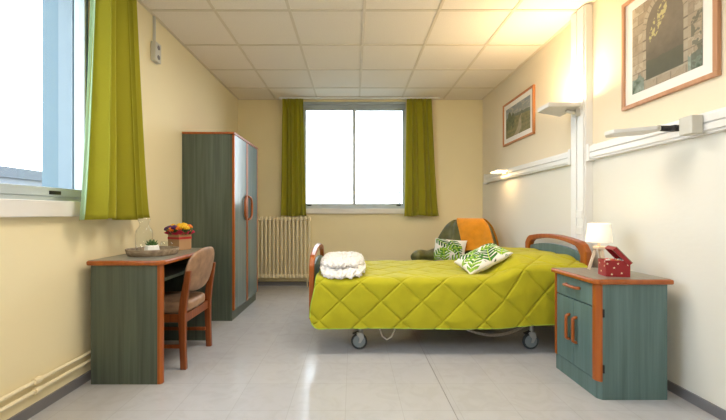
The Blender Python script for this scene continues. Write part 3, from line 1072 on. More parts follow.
def quilt_point(s, x):
    """s: arc length from the near hem over the top to the far hem"""
    bz = bump(x, 2.9 if s > PL + 0.2 else QY0 + max(0, s - PL))
    if s < PL - RC:
        d = PL - s
        y = QY0 - 0.012 * ss(0, 0.3, d) + 0.010 * math.sin(5.2 * x + 0.6) * ss(0.05, 0.35, d)
        hem = 0.0
        z = QZ - d
        top = bump(x, QY0)
        z = QZ + top - d * (1 + top / NEAR_DROP * 0.92)
        return Vector((x, y, z))
    if s < PL + RC:
        a = (s - (PL - RC)) / (2 * RC) * PI / 2
        top = bump(x, QY0)
        r = RC * 2 / (PI / 2) * 0.78
        return Vector((x, QY0 + r * (1 - math.cos(a)), QZ + top - r * 1.0 + r * math.sin(a) - 0.002))
    if s < PR - RC:
        y = QY0 + (s - PL)
        return Vector((x, y, QZ + bump(x, y)))
    if s < PR + RC:
        a = (s - (PR - RC)) / (2 * RC) * PI / 2
        r = RC * 2 / (PI / 2) * 0.78
        return Vector((x, QY1 - r + r * math.sin(a), QZ + bump(x, QY1) - r + r * math.cos(a)))
    d = s - PR
    top = bump(x, QY1)
    return Vector((x, QY1 + 0.004, QZ + top - d * (1 + top / 0.3)))


def quilt_f(u, v):
    s = v * TOT
    hang = max(0, PL - s) / NEAR_DROP
    xa = -0.275 - 0.038 * ss(0.0, 0.7, hang)
    if s > PR:
        xa = -0.275
    xb = 1.735
    x = lerp(xa, xb, u)
    # rounded near foot corner of the hem
    e = 1e-3
    p = quilt_point(s, x)
    n = (quilt_point(s + e, x) - p).cross(Vector((-1, 0, 0)))
    if n.length < 1e-9:
        n = Vector((0, 0, 1))
    n.normalize()
    # diamond stitching
    D = 0.28
    q1 = (x * 0.93 + s + 0.175) / D
    q2 = (x * 0.93 - s + 0.005) / D
    d1, d2 = abs(q1 - round(q1)), abs(q2 - round(q2))
    d = min(d1, d2)
    puff = 0.45 * (1 - math.exp(-(d / 0.030) ** 2)) + 0.55 * min(1, (d / 0.5) ** 0.5)
    wr = noise.noise(Vector((x * 7, s * 9, 0.3))) * 0.005 + noise.noise(Vector((x * 22, s * 15, 4.3))) * 0.002
    seam_pull = 0.017 * puff
    p = p + n * (seam_pull + wr)
    if hang > 0.75:                       # corner of the hem is cut round at the foot end
        cr = 0.075
        dx = max(0, cr - (x - xa)) / cr
        p.z += 0.085 * (1 - math.sqrt(max(0, 1 - dx * dx))) * (hang - 0.75) / 0.25
    if hang > 0:
        p.z += 0.028 * ss(1.0, 1.7, x) * hang
    return p


bm = bmesh.new()
V = grid(bm, 420, 350, quilt_f)
bs = thing('bedspread', 'lime green quilted bedspread with diamond stitching over the bed', 'bedspread', (0.72, 3.16, 0.2))
quilt_line = [V[i][0].co.copy() for i in range(len(V))]
foot_line = [V[0][j].co.copy() for j in range(0, len(V[0]), 4)]
obj('quilt', bm, M['quilt'], bs, smooth=True, solid=0.006)
bm = bmesh.new()
tube(bm, quilt_line[::3], 0.0055, 6)
tube(bm, [p for p in foot_line], 0.0055, 6)
obj('binding', bm, M['quilt_edge'], bs, smooth=True, label='brighter green bound hem')


# ------------------------------------------------------------------ fluffy throw at the foot of the bed
def fluffy(cx, cy, z0, hx, hy, hz, seed):
    bm = bmesh.new()

    def f(u, v):
        a = 2 * PI * u
        ph = PI * (v - 0.5)
        n1, n2 = 4.0, 2.6
        c, s = math.cos(a), math.sin(a)
        k = (abs(c) ** n1 + abs(s) ** n1) ** (-1 / n1)
        cp, sp = math.cos(ph), math.sin(ph)
        kk = (abs(cp) ** n2 + abs(sp) ** n2) ** (-1 / n2)
        p = Vector((hx * k * c * cp * kk, hy * k * s * cp * kk, hz * sp * kk))
        q = Vector((p.x * 26, p.y * 26, p.z * 26 + seed))
        q2 = q * 2.6
        d = 0.016 * (1 - abs(noise.noise(q)) * 2.4) + 0.010 * (1 - abs(noise.noise(q2)) * 2.6)
        nrm = Vector((p.x / hx ** 1.6, p.y / hy ** 1.6, p.z / hz ** 1.6)).normalized() if p.length > 0 else Vector((0, 0, 1))
        if sp < -0.2:
            d *= 0.4
        return Vector((cx, cy, z0 + hz)) + p + nrm * d
    grid(bm, 200, 90, f, True)
    bmesh.ops.remove_doubles(bm, verts=bm.verts, dist=0.0002)
    return bm


ft = thing('fur_throw', 'folded fluffy white fur throw lying at the foot of the bed', 'throw', (-0.08, 3.0, 0.573))
for cx0, cy0, z0_, hx_, hy_, hz_, sd in ((-0.080, 2.99, 0.577, 0.165, 0.335, 0.030, 1), (-0.085, 3.03, 0.614, 0.158, 0.325, 0.032, 8)):
    bm = fluffy(cx0, cy0, z0_, hx_, hy_, hz_, sd)
    if sd == 1:
        for v_ in bm.verts:                      # the lower fold sags over the bed's edge
            k_ = ss(2.76, 2.64, v_.co.y)
            v_.co.z -= 0.035 * k_
    obj('fold', bm, M['fur'], ft, smooth=True)


# ------------------------------------------------------------------ palm print cushions
def frond_color(u, v, fronds):
    base = (0.82, 0.79, 0.74)
    col = base
    for (x0, y0, ang, L, Wd, fr, dark) in fronds:
        c, s = math.cos(ang), math.sin(ang)
        dx, dy = u - x0, v - y0
        a, b = (dx * c + dy * s) / L, (-dx * s + dy * c)
        b += 0.10 * (a - 0.4) ** 2 * L
        if 0 < a < 1:
            wid = 1.55 * Wd * math.sin(PI * min(1, a * 0.92 + 0.08)) ** 0.55
            if abs(b) < wid:
                ph = a * L * fr * 0.75 - abs(b) * fr * 0.6
                g = math.sin(2 * PI * ph)
                k = abs(b) / wid
                if abs(b) < 0.018:
                    col = (0.42, 0.60, 0.05)
                elif g > -0.92 + 0.75 * k:
                    dk, lt = ((0.006, 0.05, 0.012), (0.04, 0.20, 0.02)) if dark else ((0.03, 0.17, 0.015), (0.26, 0.48, 0.035))
                    col = mixc(dk, lt, 0.5 + 0.5 * math.sin(2 * PI * ph * 0.5 + a * 9))
    return col


def cushion(w, h, t, seed, fronds_front, fronds_back=None):
    """square cushion in its XY plane with colour attribute on its vertices"""
    bm = bmesh.new()
    lay = bm.verts.layers.float_color.new('Col')
    N = 110
    for side in (1, -1):
        V = []
        for i in range(N):
            row = []
            for j in range(N):
                u, v = 2 * i / (N - 1) - 1, 2 * j / (N - 1) - 1
                e = max(0.0, (1 - abs(u) ** 2.6) * (1 - abs(v) ** 2.6))
                z = side * t / 2 * e ** 0.5
                px = u * w / 2 * (1 - 0.06 * (1 - v * v) * abs(u) ** 3)
                py = v * h / 2 * (1 - 0.06 * (1 - u * u) * abs(v) ** 3)
                z += 0.006 * noise.noise(Vector((u * 2.5, v * 2.5, seed + side)))
                ve = bm.verts.new((px, py, z))
                ve[lay] = (*frond_color(u, v, fronds_front if side > 0 else (fronds_back or [])), 1)
                row.append(ve)
            V.append(row)
        for i in range(N - 1):
            for j in range(N - 1):
                bm.faces.new((V[i][j], V[i + 1][j], V[i + 1][j + 1], V[i][j + 1]))
    bmesh.ops.remove_doubles(bm, verts=bm.verts, dist=0.0004)
    return bm


F1 = [(-0.95, -0.9, R(40), 1.2, 0.22, 6, False), (-0.6, 0.95, R(-70), 1.3, 0.24, 6, True), (0.0, -0.95, R(70), 1.25, 0.26, 6, True),
      (0.1, 0.1, R(10), 1.0, 0.22, 6.5, False), (-0.3, 0.2, R(60), 1.0, 0.2, 6, False), (0.55, -0.9, R(55), 0.9, 0.22, 6, False),
      (0.35, 0.95, R(-35), 0.8, 0.2, 6, True), (-1.0, 0.05, R(-15), 0.8, 0.16, 6, False)]
F2 = [(-0.9, -0.95, R(60), 1.3, 0.24, 6, False), (-0.1, -0.95, R(100), 1.2, 0.22, 6, False), (0.1, 0.9, R(-60), 1.4, 0.24, 6, True),
      (-0.9, 0.9, R(-30), 1.2, 0.22, 6, True), (0.3, -0.9, R(40), 0.9, 0.24, 6, False), (-0.2, 0.0, R(20), 1.1, 0.22, 6, False)]


def place_mesh(name, bm, m, parent, mtx):
    bmesh.ops.transform(bm, matrix=mtx, verts=bm.verts)
    return obj(name, bm, m, parent, smooth=True)


def basis(origin, ex, ey):
    ex = Vector(ex).normalized()
    ey = Vector(ey)
    ey = (ey - ex * ex.dot(ey)).normalized()
    ez = ex.cross(ey)
    return Matrix(((ex.x, ey.x, ez.x, origin[0]), (ex.y, ey.y, ez.y, origin[1]), (ex.z, ey.z, ez.z, origin[2]), (0, 0, 0, 1)))


bm = cushion(0.38, 0.31, 0.12, 3, F1)
bmesh.ops.transform(bm, matrix=basis((1.055, 2.95, 0.672), (0.87, 0.05, 0.42), (0.05, 0.92, 0.25)), verts=bm.verts)
tag(obj('cushion', bm, M['palm'], smooth=True), 'palm leaf print cushion leaning on the pillow end of the lime bedspread', 'cushion')

# ------------------------------------------------------------------ armchair with throw
ARM = thing('armchair', 'dark olive leather armchair in the back right corner', 'armchair', (1.24, 4.34, 0), R(-42))
bm = bmesh.new()
rbox(bm, -0.26, 0.26, -0.34, 0.20, 0.28, 0.43, 0.05, 4)
obj('seat', bm, M['leather'], ARM, world=False, smooth=True)
bm = bmesh.new()
rbox(bm, -0.38, 0.38, -0.30, 0.28, 0.06, 0.275, 0.03, 3)
obj('base', bm, M['leather'], ARM, world=False, smooth=True)
for x, y in ((-0.32, -0.24), (0.32, -0.24), (-0.32, 0.22), (0.32, 0.22)):
    obj('leg', B((x - 0.025, x + 0.025, y - 0.025, y + 0.025, 0, 0.06)), M['chairwood'], ARM, world=False)
for s in (-1, 1):
    bm = bmesh.new()
    xa, xb = sorted((s * 0.27, s * 0.385))
    rbox(bm, xa, xb, -0.36, 0.22, 0.28, 0.50, 0.03, 3)
    pts = [(s * 0.335, -0.40 + 0.07 * k, 0.515 + 0.012 * math.sin(k)) for k in range(10)]
    tube(bm, pts, [0.050, 0.068, 0.072, 0.072, 0.070, 0.070, 0.070, 0.066, 0.062, 0.05], 16)
    obj('armrest', bm, M['leather'], ARM, world=False, smooth=True)
    bm = bmesh.new()
    xa, xb = sorted((s * 0.275, s * 0.38))
    rbox(bm, xa, xb, -0.40, -0.362, 0.07, 0.46, 0.012, 2)
    obj('arm_front', bm, M['chairwood'], ARM, world=False, smooth=True, label='reddish wooden arm front')


def back_dims(z):
    t = (z - 0.30) / (0.955 - 0.30)
    a = 0.405 * (1 - max(0, (t - 0.25) / 0.75) ** 2.0 * 0.42)
    b = 0.115 - 0.035 * t
    y0 = 0.20 + 0.13 * t
    if t > 0.86:
        q = (t - 0.86) / 0.14
        k = math.sqrt(max(0, 1 - q * q))
        a = a * (0.72 + 0.28 * k)
        b = b * max(k, 0.02)
    if t < 0.06:
        b *= 0.5 + 0.5 * t / 0.06
    return a, b, y0


def back_pt(a_ang, z, grow=0.0):
    a, b, y0 = back_dims(z)
    c, s = math.cos(a_ang), math.sin(a_ang)
    n = 3.2
    k = (abs(c) ** n + abs(s) ** n) ** (-1 / n)
    x = (a + grow) * k * c
    y = y0 + (b + grow) * k * s
    if s < 0:
        y += 0.022 * math.exp(-((abs(x) - 0.17) / 0.018) ** 2) * (1 if b > 0.03 else 0)
        y -= 0.05 * ss(0.24, 0.39, abs(x))
    return x, y, z


bm = bmesh.new()
grid(bm, 96, 40, lambda u, v: back_pt(2 * PI * u, 0.30 + 0.655 * (1 - (1 - v) ** 1.6)), True)
bmesh.ops.holes_fill(bm, edges=[e for e in bm.edges if e.is_boundary], sides=0)
obj('backrest', bm, M['leather'], ARM, world=False, smooth=True)

bm = bmesh.new()


def throw_f(u, v):
    # v: 0 front bottom -> over the top -> 1 back bottom, u across
    tv = v / 0.62
    x = lerp(-0.14 + 0.17 * (1 - min(1, tv)) , 0.395, u)
    zmax = 0.955
    if v < 0.62:
        zl = 0.56 + 0.03 * math.sin(6 * u)
        z = lerp(zl, zmax, 1 - (1 - tv) ** 1.5)
        side = -1
    else:
        t = (v - 0.62) / 0.38
        z = lerp(zmax, 0.62, t ** 1.5)
        side = 1
    a, b, y0 = back_dims(z)
    g = 0.014
    xx = min(abs(x), (a + g) * 0.985) * (1 if x > 0 else -1)
    r = min(1, abs(xx) / (a + g))
    y = y0 + side * (b + g) * (1 - r ** 3.2) ** (1 / 3.2)
    if side < 0:
        y -= 0.05 * ss(0.24, 0.39, abs(xx))
    wr = 0.006 * math.sin(18 * x + 9 * z) + 0.009 * noise.noise(Vector((x * 9, z * 9, 2)))
    return (xx, y + side * (0.006 + max(-0.004, wr)), z + 0.016 * (1 if z > 0.9 else 0) * (z - 0.9) / 0.055)


grid(bm, 60, 90, throw_f)
th = obj('throw_blanket', bm, M['throw'], smooth=True, solid=0.008)
th.matrix_basis = ARM.matrix_basis @ th.matrix_basis
tag(th, 'orange throw blanket draped over the back of the olive armchair', 'blanket')

bm = cushion(0.40, 0.29, 0.12, 9, F2)
mw = ARM.matrix_basis @ basis((-0.10, 0.02, 0.578), (0.98, 0.15, -0.05), (0, 0.30, 1))
bmesh.ops.transform(bm, matrix=mw, verts=bm.verts)
tag(obj('cushion', bm, M['palm'], smooth=True), 'palm leaf print cushion standing on the seat of the olive armchair', 'cushion')

# ------------------------------------------------------------------ bedside cabinet
NX0, NX1, NY0, NY1 = 1.362, 1.748, 2.008, 2.43
ns = thing('bedside_cabinet', 'blue-green bedside cabinet with orange edges, a drawer and two doors', 'bedside cabinet', (1.56, 2.22, 0))
obj('body', B((NX0 + 0.026, NX1, NY0, NY0 + 0.02, 0, 0.642), (NX0 + 0.02, NX1, NY1 - 0.02, NY1, 0, 0.642), (NX1 - 0.02, NX1, NY0 + 0.02, NY1 - 0.02, 0, 0.642),
              (NX0 + 0.045, NX1 - 0.02, NY0 + 0.02, NY1 - 0.02, 0.08, 0.10), (NX0 + 0.045, NX1 - 0.02, NY0 + 0.02, NY1 - 0.02, 0.622, 0.642)), M['bluegreen'], ns)
bm = bmesh.new()
prism(bm, [(NX0 + 0.006, NY1), (NX0 + 0.006, NY0 + 0.020), (NX0 + 0.026, NY0), (NX0 + 0.026, NY0 + 0.02), (NX0 + 0.019, NY0 + 0.03), (NX0 + 0.019, NY1)], 'Z', 0, 0.10)
obj('plinth', bm, M['bluegreen'], ns)
bm = bmesh.new()
prism(bm, [(NX0 - 0.006, NY0 + 0.040), (NX0 - 0.006, NY0 + 0.016), (NX0 + 0.012, NY0 - 0.004), (NX0 + 0.026, NY0 - 0.004), (NX0 + 0.0255, NY0 + 0.040)], 'Z', 0.10, 0.642)
obj('corner_post', bm, M['orange'], ns, bevel=0.004, label='orange cut corner post')
obj('edge_strip', B((NX0 - 0.004, NX0 + 0.02, NY1 - 0.018, NY1 + 0.002, 0.10, 0.642)), M['orange'], ns, bevel=0.003, label='orange edge strip')
ya, yb = NY0 + 0.047, NY1 - 0.020
ym = (ya + yb) / 2
dr = obj('drawer', B((NX0, NX0 + 0.018, ya, yb, 0.512, 0.636)), M['bluegreen'], ns, bevel=0.002)


def bow(bm, p, q, out, r, n=13):
    p, q = Vector(p), Vector(q)
    pts = []
    for k in range(n):
        a = PI * k / (n - 1)
        t = 0.5 - 0.5 * math.cos(a)
        pts.append(p.lerp(q, t) + Vector(out) * min(1, 2.0 * math.sin(a)))
    tube(bm, pts, [r * (0.9 if k in (0, n - 1) else 1.0) for k in range(n)], 8)


bm = bmesh.new()
bow(bm, (NX0 + 0.002, ym - 0.065, 0.588), (NX0 + 0.002, ym + 0.065, 0.588), (-0.026, 0, 0), 0.0095)
obj('handle', bm, M['orange'], dr, smooth=True, label='orange bow handle')
for y0_, y1_, hy in ((ya, ym - 0.0015, ym - 0.035), (ym + 0.0015, yb, ym + 0.035)):
    d = obj('door', B((NX0, NX0 + 0.018, y0_, y1_, 0.105, 0.506)), M['bluegreen'], ns, bevel=0.002)
    bm = bmesh.new()
    bow(bm, (NX0 + 0.002, hy, 0.25), (NX0 + 0.002, hy, 0.405), (-0.026, 0, 0), 0.0095)
    obj('handle', bm, M['orange'], d, smooth=True, label='orange bow handle')
for z in (0.15, 0.46):
    obj('hinge', B((NX0 + 0.026, NX0 + 0.034, NY0 - 0.006, NY0, z, z + 0.045)), M['black'], ns, label='black hinge')
bm = bmesh.new()
prism(bm, [(1.775, 1.992), (1.775, 2.445), (1.345, 2.445), (1.335, 2.435), (1.335, 2.014), (1.357, 1.992)], 'Z', 0.643, 0.670)
top = obj('top', bm, M['orange'], ns, bevel=0.008, label='cabinet top with orange rounded edge')
bm = bmesh.new()
prism(bm, [(1.773, 2.010), (1.773, 2.430), (1.356, 2.430), (1.352, 2.426), (1.352, 2.024), (1.366, 2.010)], 'Z', 0.670, 0.6715)
obj('laminate', bm, M['greentop'], top, label='grey laminate surface')
NZ = 0.6720

# table lamp
lx, ly = 1.590, 2.335
tl = thing('table_lamp', 'small lit table lamp with white shade and pale wooden tripod on the bedside cabinet', 'lamp', (lx, ly, NZ))
bm = bmesh.new()
sh = [(0.0745, 0.180), (0.062, 0.300), (0.0605, 0.300), (0.073, 0.180), (0.0745, 0.180)]
lathe(bm, sh, (lx, ly, NZ), 36)
obj('lamp_shade', bm, M['shade'], tl, smooth=True, label='glowing white drum shade')
for k in range(3):
    a = R(-82 + 120 * k)
    bm = bmesh.new()
    p = Vector((lx + 0.055 * math.cos(a), ly + 0.055 * math.sin(a), NZ))
    q = Vector((lx + 0.020 * math.cos(a), ly + 0.020 * math.sin(a), NZ + 0.135))
    bar(bm, p, q, 0.016, 0.016, (-math.sin(a), math.cos(a), 0))
    obj('leg', bm, M['lampwood'], tl, bevel=0.002)
bm = bmesh.new()
lathe(bm, [(0.001, 0.134), (0.033, 0.134), (0.035, 0.137), (0.035, 0.150), (0.033, 0.153), (0.008, 0.153), (0.008, 0.20), (0.001, 0.20)], (lx, ly, NZ), 24)
obj('hub', bm, M['lampwood'], tl)
bm = bmesh.new()
lathe(bm, [(0.001, 0.20), (0.013, 0.203), (0.024, 0.225), (0.024, 0.245), (0.012, 0.262), (0.001, 0.265)], (lx, ly, NZ), 16)
obj('bulb', bm, emit('lamp_bulb', (1.0, 0.75, 0.45), 6), tl, smooth=True)
light('table_lamp_light', 'POINT', (lx, ly, NZ + 0.285), 0.9, (1.0, 0.66, 0.34), size=0.02)

# gift box
gb = thing('gift_box', 'open red gift box with cream stars on the bedside cabinet', 'box', (1.535, 2.125, NZ), R(-12))
w_, d_, h_ = 0.062, 0.05, 0.094
bm = bmesh.new()
t_ = 0.003
for b in ((-w_, w_, -d_, -d_ + t_), (-w_, w_, d_ - t_, d_), (-w_, -w_ + t_, -d_ + t_, d_ - t_), (w_ - t_, w_, -d_ + t_, d_ - t_)):
    box(bm, b[0], b[1], b[2], b[3], 0, h_)
box(bm, -w_ + t_, w_ - t_, -d_ + t_, d_ - t_, 0, t_)
bx_ = obj('box', bm, M['gift'], gb, world=False)


def star(bm, c, ex, ey, n, r, t=0.0008):
    c, ex, ey, n = Vector(c), Vector(ex), Vector(ey), Vector(n)
    A, Bq = [], []
    for k in range(10):
        rr = r if k % 2 == 0 else r * 0.5
        p = c + ex * rr * math.sin(k * PI / 5) + ey * rr * math.cos(k * PI / 5)
        A.append(bm.verts.new(p))
        Bq.append(bm.verts.new(p + n * t))
    bm.faces.new(A)
    bm.faces.new(Bq)
    for k in range(10):
        j = (k + 1) % 10
        bm.faces.new((A[k], A[j], Bq[j], Bq[k]))


for x, z in ((-0.055, 0.074), (-0.02, 0.052), (0.018, 0.022), (0.05, 0.070), (-0.032, 0.014), (0.0, 0.076)):
    bm = bmesh.new()
    star(bm, (x, -d_, z), (1, 0, 0), (0, 0, 1), (0, -1, 0), 0.0065)
    obj('star', bm, M['gold'], gb, world=False, label='small cream star')
for y, z in ((-0.03, 0.06), (0.01, 0.025), (0.03, 0.07)):
    bm = bmesh.new()
    star(bm, (-w_, y, z), (0, 1, 0), (0, 0, 1), (-1, 0, 0), 0.0065)
    obj('star', bm, M['gold'], gb, world=False, label='small cream star')
bm = bmesh.new()
lidm = Matrix.Translation((w_ + 0.006, -0.005, h_ - 0.012)) @ Matrix.Rotation(R(-42), 4, 'Y')
b3 = bmesh.new()
for b in ((-0.004, 0.018, -0.053, 0.053, 0.0, 0.003), (-0.004, 0.018, -0.053, 0.053, 0.117, 0.120), (-0.004, 0.018, -0.053, -0.050, 0.003, 0.117), (-0.004, 0.018, 0.050, 0.053, 0.003, 0.117)):
    box(b3, *[b[0] - 0.018, b[1] - 0.018, b[2], b[3], b[4], b[5]])
bmesh.ops.transform(b3, matrix=lidm, verts=b3.verts)
obj('lid', b3, M['gift'], gb, world=False, label='red lid leaning open')
b3 = bmesh.new()
box(b3, 0.000, 0.004, -0.054, 0.054, -0.001, 0.121)
bmesh.ops.transform(b3, matrix=lidm, verts=b3.verts)
obj('lid_top', b3, M['kraftdark'], gb, world=False, label='greyish top face of the lid')
CM = [mat('wrapped_sweet_%s' % n_, c_, 0.4, var=0.1) for n_, c_ in (('white', (0.8, 0.78, 0.75)), ('red', (0.6, 0.05, 0.03)), ('orange', (0.8, 0.3, 0.03)))]
SWL = ['white wrapped sweet at the front left corner of the open red gift box', 'red wrapped sweet at the front of the red gift box',
       'orange wrapped sweet at the front of the red gift box', 'white wrapped sweet at the front right corner of the open red gift box',
       'red wrapped sweet at the back left of the red gift box', 'orange wrapped sweet at the back of the red gift box',
       'white wrapped sweet at the back right of the red gift box, under its lid']
rn = random.Random(3)
for k, (x, y) in enumerate(((-0.045, -0.025), (-0.015, -0.028), (0.018, -0.022), (0.045, -0.028), (-0.035, 0.015), (0.0, 0.018), (0.035, 0.015))):
    bm = bmesh.new()
    a = rn.uniform(0, PI)
    c = Vector((x, y, h_ - 0.006 + rn.uniform(-0.003, 0.004)))
    d = Vector((math.cos(a), math.sin(a), 0.2))
    tube(bm, [c - d * 0.02, c - d * 0.012, c - d * 0.009, c, c + d * 0.009, c + d * 0.012, c + d * 0.02], [0.008, 0.002, 0.008, 0.011, 0.008, 0.002, 0.008], 8)
    so = obj('wrapped_sweet', bm, CM[k % 3], smooth=False)
    so.matrix_basis = gb.matrix_basis @ so.matrix_basis
    tag(so, SWL[k], 'sweet', 'wrapped sweets in the gift box')


# ------------------------------------------------------------------ wall trunking
def rail(name, y0, y1, label):
    t = thing(name, label, 'cable trunking', (XR, (y0 + y1) / 2, 1.45), group=None)
    obj('channel', B((XR - 0.040, XR, y0, y1, 1.450, 1.56)), M['white'], t, bevel=0.003)
    obj('cover', B((XR - 0.052, XR - 0.040, y0, y1, 1.463, 1.500), (XR - 0.052, XR - 0.040, y0, y1, 1.506, 1.548)), M['white'], t, bevel=0.004)
    for y in (y0, y1):
        s = 1 if y == y0 else -1
        ya_, yb_ = sorted((y - 0.002 * s, y + 0.03 * s))
        obj('end_collar', B((XR - 0.058, XR, ya_, yb_, 1.440, 1.572)), M['white'], t, bevel=0.004)
    return t


rail('wall_trunking', 3.0, 4.98, 'white horizontal cable trunking on the right wall beyond the vertical duct')
rail('wall_trunking', 0.3, 2.79, 'white horizontal cable trunking on the right wall, nearer the viewer, below the arch picture')
vd = thing('vertical_duct', 'white vertical cable duct from ceiling to behind the bed on the right wall', 'cable duct', (XR, 2.88, 0.06))
obj('channel', B((XR - 0.055, XR, 2.80, 2.99, 0.06, H - 0.01)), M['white'], vd, bevel=0.003)
obj('cover', B((XR - 0.066, XR - 0.055, 2.815, 2.895, 0.06, H - 0.01), (XR - 0.066, XR - 0.055, 2.905, 2.975, 0.06, H - 0.01)), M['white'], vd, bevel=0.004)
for z in (1.0, 0.87):
    obj('switch_plate', B((XR - 0.074, XR - 0.066, 2.82, 2.89, z, z + 0.06)), M['white'], vd, bevel=0.003, label='small switch plate')

# uplight on the duct
ul = thing('wall_uplight', 'white angular uplight on the vertical duct, glowing up the wall', 'wall lamp', (1.7, 2.92, 1.86))
bm = bmesh.new()
A_ = [(1.52, 2.80), (1.52, 2.97), (1.775, 3.10), (1.765, 2.80)]
prism(bm, A_, 'Z', 1.866, 1.878)
for i in range(4):
    a, b = Vector((*A_[i], 0)), Vector((*A_[(i + 1) % 4], 0))
    bar(bm, (a.x, a.y, 1.884), (b.x, b.y, 1.884), 0.006, 0.028, ((b - a).y, -(b - a).x, 0))
obj('housing', bm, M['lampface'], ul)
bm = bmesh.new()
prism(bm, [(lerp(p[0], 1.66, 0.14), lerp(p[1], 2.91, 0.14)) for p in A_], 'Z', 1.879, 1.886)
obj('diffuser', bm, emit('uplight_diffuser', (1.0, 0.8, 0.5), 4), ul, label='glowing upper face')
bm = bmesh.new()
tube(bm, [(1.70, 2.88, 1.855), (1.795, 2.88, 1.830)], 0.014, 10)
box(bm, 1.768, 1.7935, 2.85, 2.91, 1.81, 1.866)
obj('bracket', bm, M['offwhite'], ul)

# jointed bed lamp on near rail
jl = thing('jointed_wall_lamp', 'flat white bed lamp on a short black arm, below the arch picture', 'wall lamp', (1.8, 1.88, 1.44))
bm = bmesh.new()
rbox(bm, 1.745, 1.807, 1.86, 1.935, 1.452, 1.548, 0.006, 2)
obj('mount_box', bm, M['offwhite'], jl)
bm = bmesh.new()
tube(bm, [(1.765, 1.936, 1.50), (1.765, 1.965, 1.50), (1.735, 1.99, 1.505), (1.70, 2.02, 1.515)], [0.019, 0.017, 0.017, 0.015], 10)
lathe(bm, [(0.001, -0.016), (0.017, -0.016), (0.017, 0.016), (0.001, 0.016)], (1.755, 1.975, 1.503), 14)
obj('arm', bm, M['black'], jl, label='black jointed arm')
bm = bmesh.new()
prism(bm, [(1.70, 1.99), (1.715, 2.02), (1.70, 2.12), (1.54, 2.20), (1.49, 2.14), (1.495, 2.07), (1.67, 1.98)], 'Z', 1.497, 1.520)
obj('lamp_head', bm, M['lampface'], jl, bevel=0.005, label='flat white lamp head')

# little reading light on far rail
rl = thing('reading_light', 'small glowing reading light at the far end of the white trunking', 'wall lamp', (1.75, 4.27, 1.52))
bm = bmesh.new()
rbox(bm, 1.66, 1.790, 4.15, 4.40, 1.533, 1.550, 0.005, 2)
obj('lamp_head', bm, M['lampface'], rl)
bm = bmesh.new()
rbox(bm, 1.672, 1.782, 4.16, 4.39, 1.522, 1.533, 0.003, 2)
obj('diffuser', bm, M['lampglow'], rl, label='glowing warm diffuser')
obj('bracket', B((1.785, 1.8075, 4.22, 4.33, 1.50, 1.548)), M['metal'], rl, bevel=0.002)

# two unseen ceiling lamps, added to brighten the room
for cy, lab in ((-0.6, 'flat rectangular fill lamp added near the door wall, unseen behind the viewpoint'), (2.25, 'flat rectangular fill lamp added over the middle of the room, unseen above the frame')):
    cl = thing('added_fill_lamp', lab, 'ceiling lamp', (0.1, cy, 2.60))
    obj('housing', B((-0.5, 0.7, cy - 0.3, cy + 0.3, 2.60, 2.663)), M['white'], cl, bevel=0.01)
    obj('diffuser', B((-0.46, 0.66, cy - 0.26, cy + 0.26, 2.585, 2.60)), M['fillglow'], cl)

# socket on the left wall with its conduit
so = thing('wall_socket', 'beige double socket high on the left wall beside the curtain', 'socket', (XL, 2.99, 2.30))
bm = bmesh.new()
rbox(bm, XL, XL + 0.042, 2.94, 3.03, 2.285, 2.445, 0.006, 2)
obj('socket_box', bm, M['offwhite'], so)
for z in (2.325, 2.405):
    bm = bmesh.new()
    lathe(bm, [(0.001, 0.0), (0.014, 0.0), (0.019, 0.003), (0.019, 0.005), (0.001, 0.005)], (XL + 0.0405, 2.985, z), 18, axis='X')
    obj('outlet', bm, M['base'], so, label='dark round outlet')
obj('conduit', B((XL, XL + 0.016, 2.972, 2.992, 2.445, H - 0.007)), M['offwhite'], so)


# ------------------------------------------------------------------ framed pictures
def picture(y0, y1, z0, z1, fw, mw_, colf, label, fm, nu, nv, seed):
    t = thing('framed_picture', label, 'picture', (XR, (y0 + y1) / 2, z0))
    x1 = XR - 0.001
    bm = B((x1 - 0.024, x1, y0, y1, z0, z0 + fw), (x1 - 0.024, x1, y0, y1, z1 - fw, z1), (x1 - 0.024, x1, y0, y0 + fw, z0 + fw, z1 - fw), (x1 - 0.024, x1, y1 - fw, y1, z0 + fw, z1 - fw))
    obj('frame', bm, fm, t, bevel=0.003)
    obj('mount', B((x1 - 0.012, x1, y0 + fw, y1 - fw, z0 + fw, z1 - fw)), M['mount'], t, label='white mount')
    a0, a1, b0, b1 = y0 + fw + mw_, y1 - fw - mw_, z0 + fw + mw_, z1 - fw - mw_
    bm = bmesh.new()
    lay = bm.verts.layers.float_color.new('Col')
    V = []
    for i in range(nu):
        row = []
        for j in range(nv):
            u, v = i / (nu - 1), j / (nv - 1)
            ve = bm.verts.new((x1 - 0.0135, lerp(a1, a0, u), lerp(b0, b1, v)))   # u=0 is the left side as seen
            ve[lay] = (*colf(u, v), 1)
            row.append(ve)
        V.append(row)
    for i in range(nu - 1):
        for j in range(nv - 1):
            bm.faces.new((V[i][j], V[i + 1][j], V[i + 1][j + 1], V[i][j + 1]))
    obj('print', bm, M['picture'], t)
    return t


def fbm(x, y, s, o=4):
    a, t = 0.5, 0
    for _ in range(o):
        t += a * noise.noise(Vector((x, y, s)))
        x, y, a = x * 2.1, y * 2.1, a * 0.55
    return t


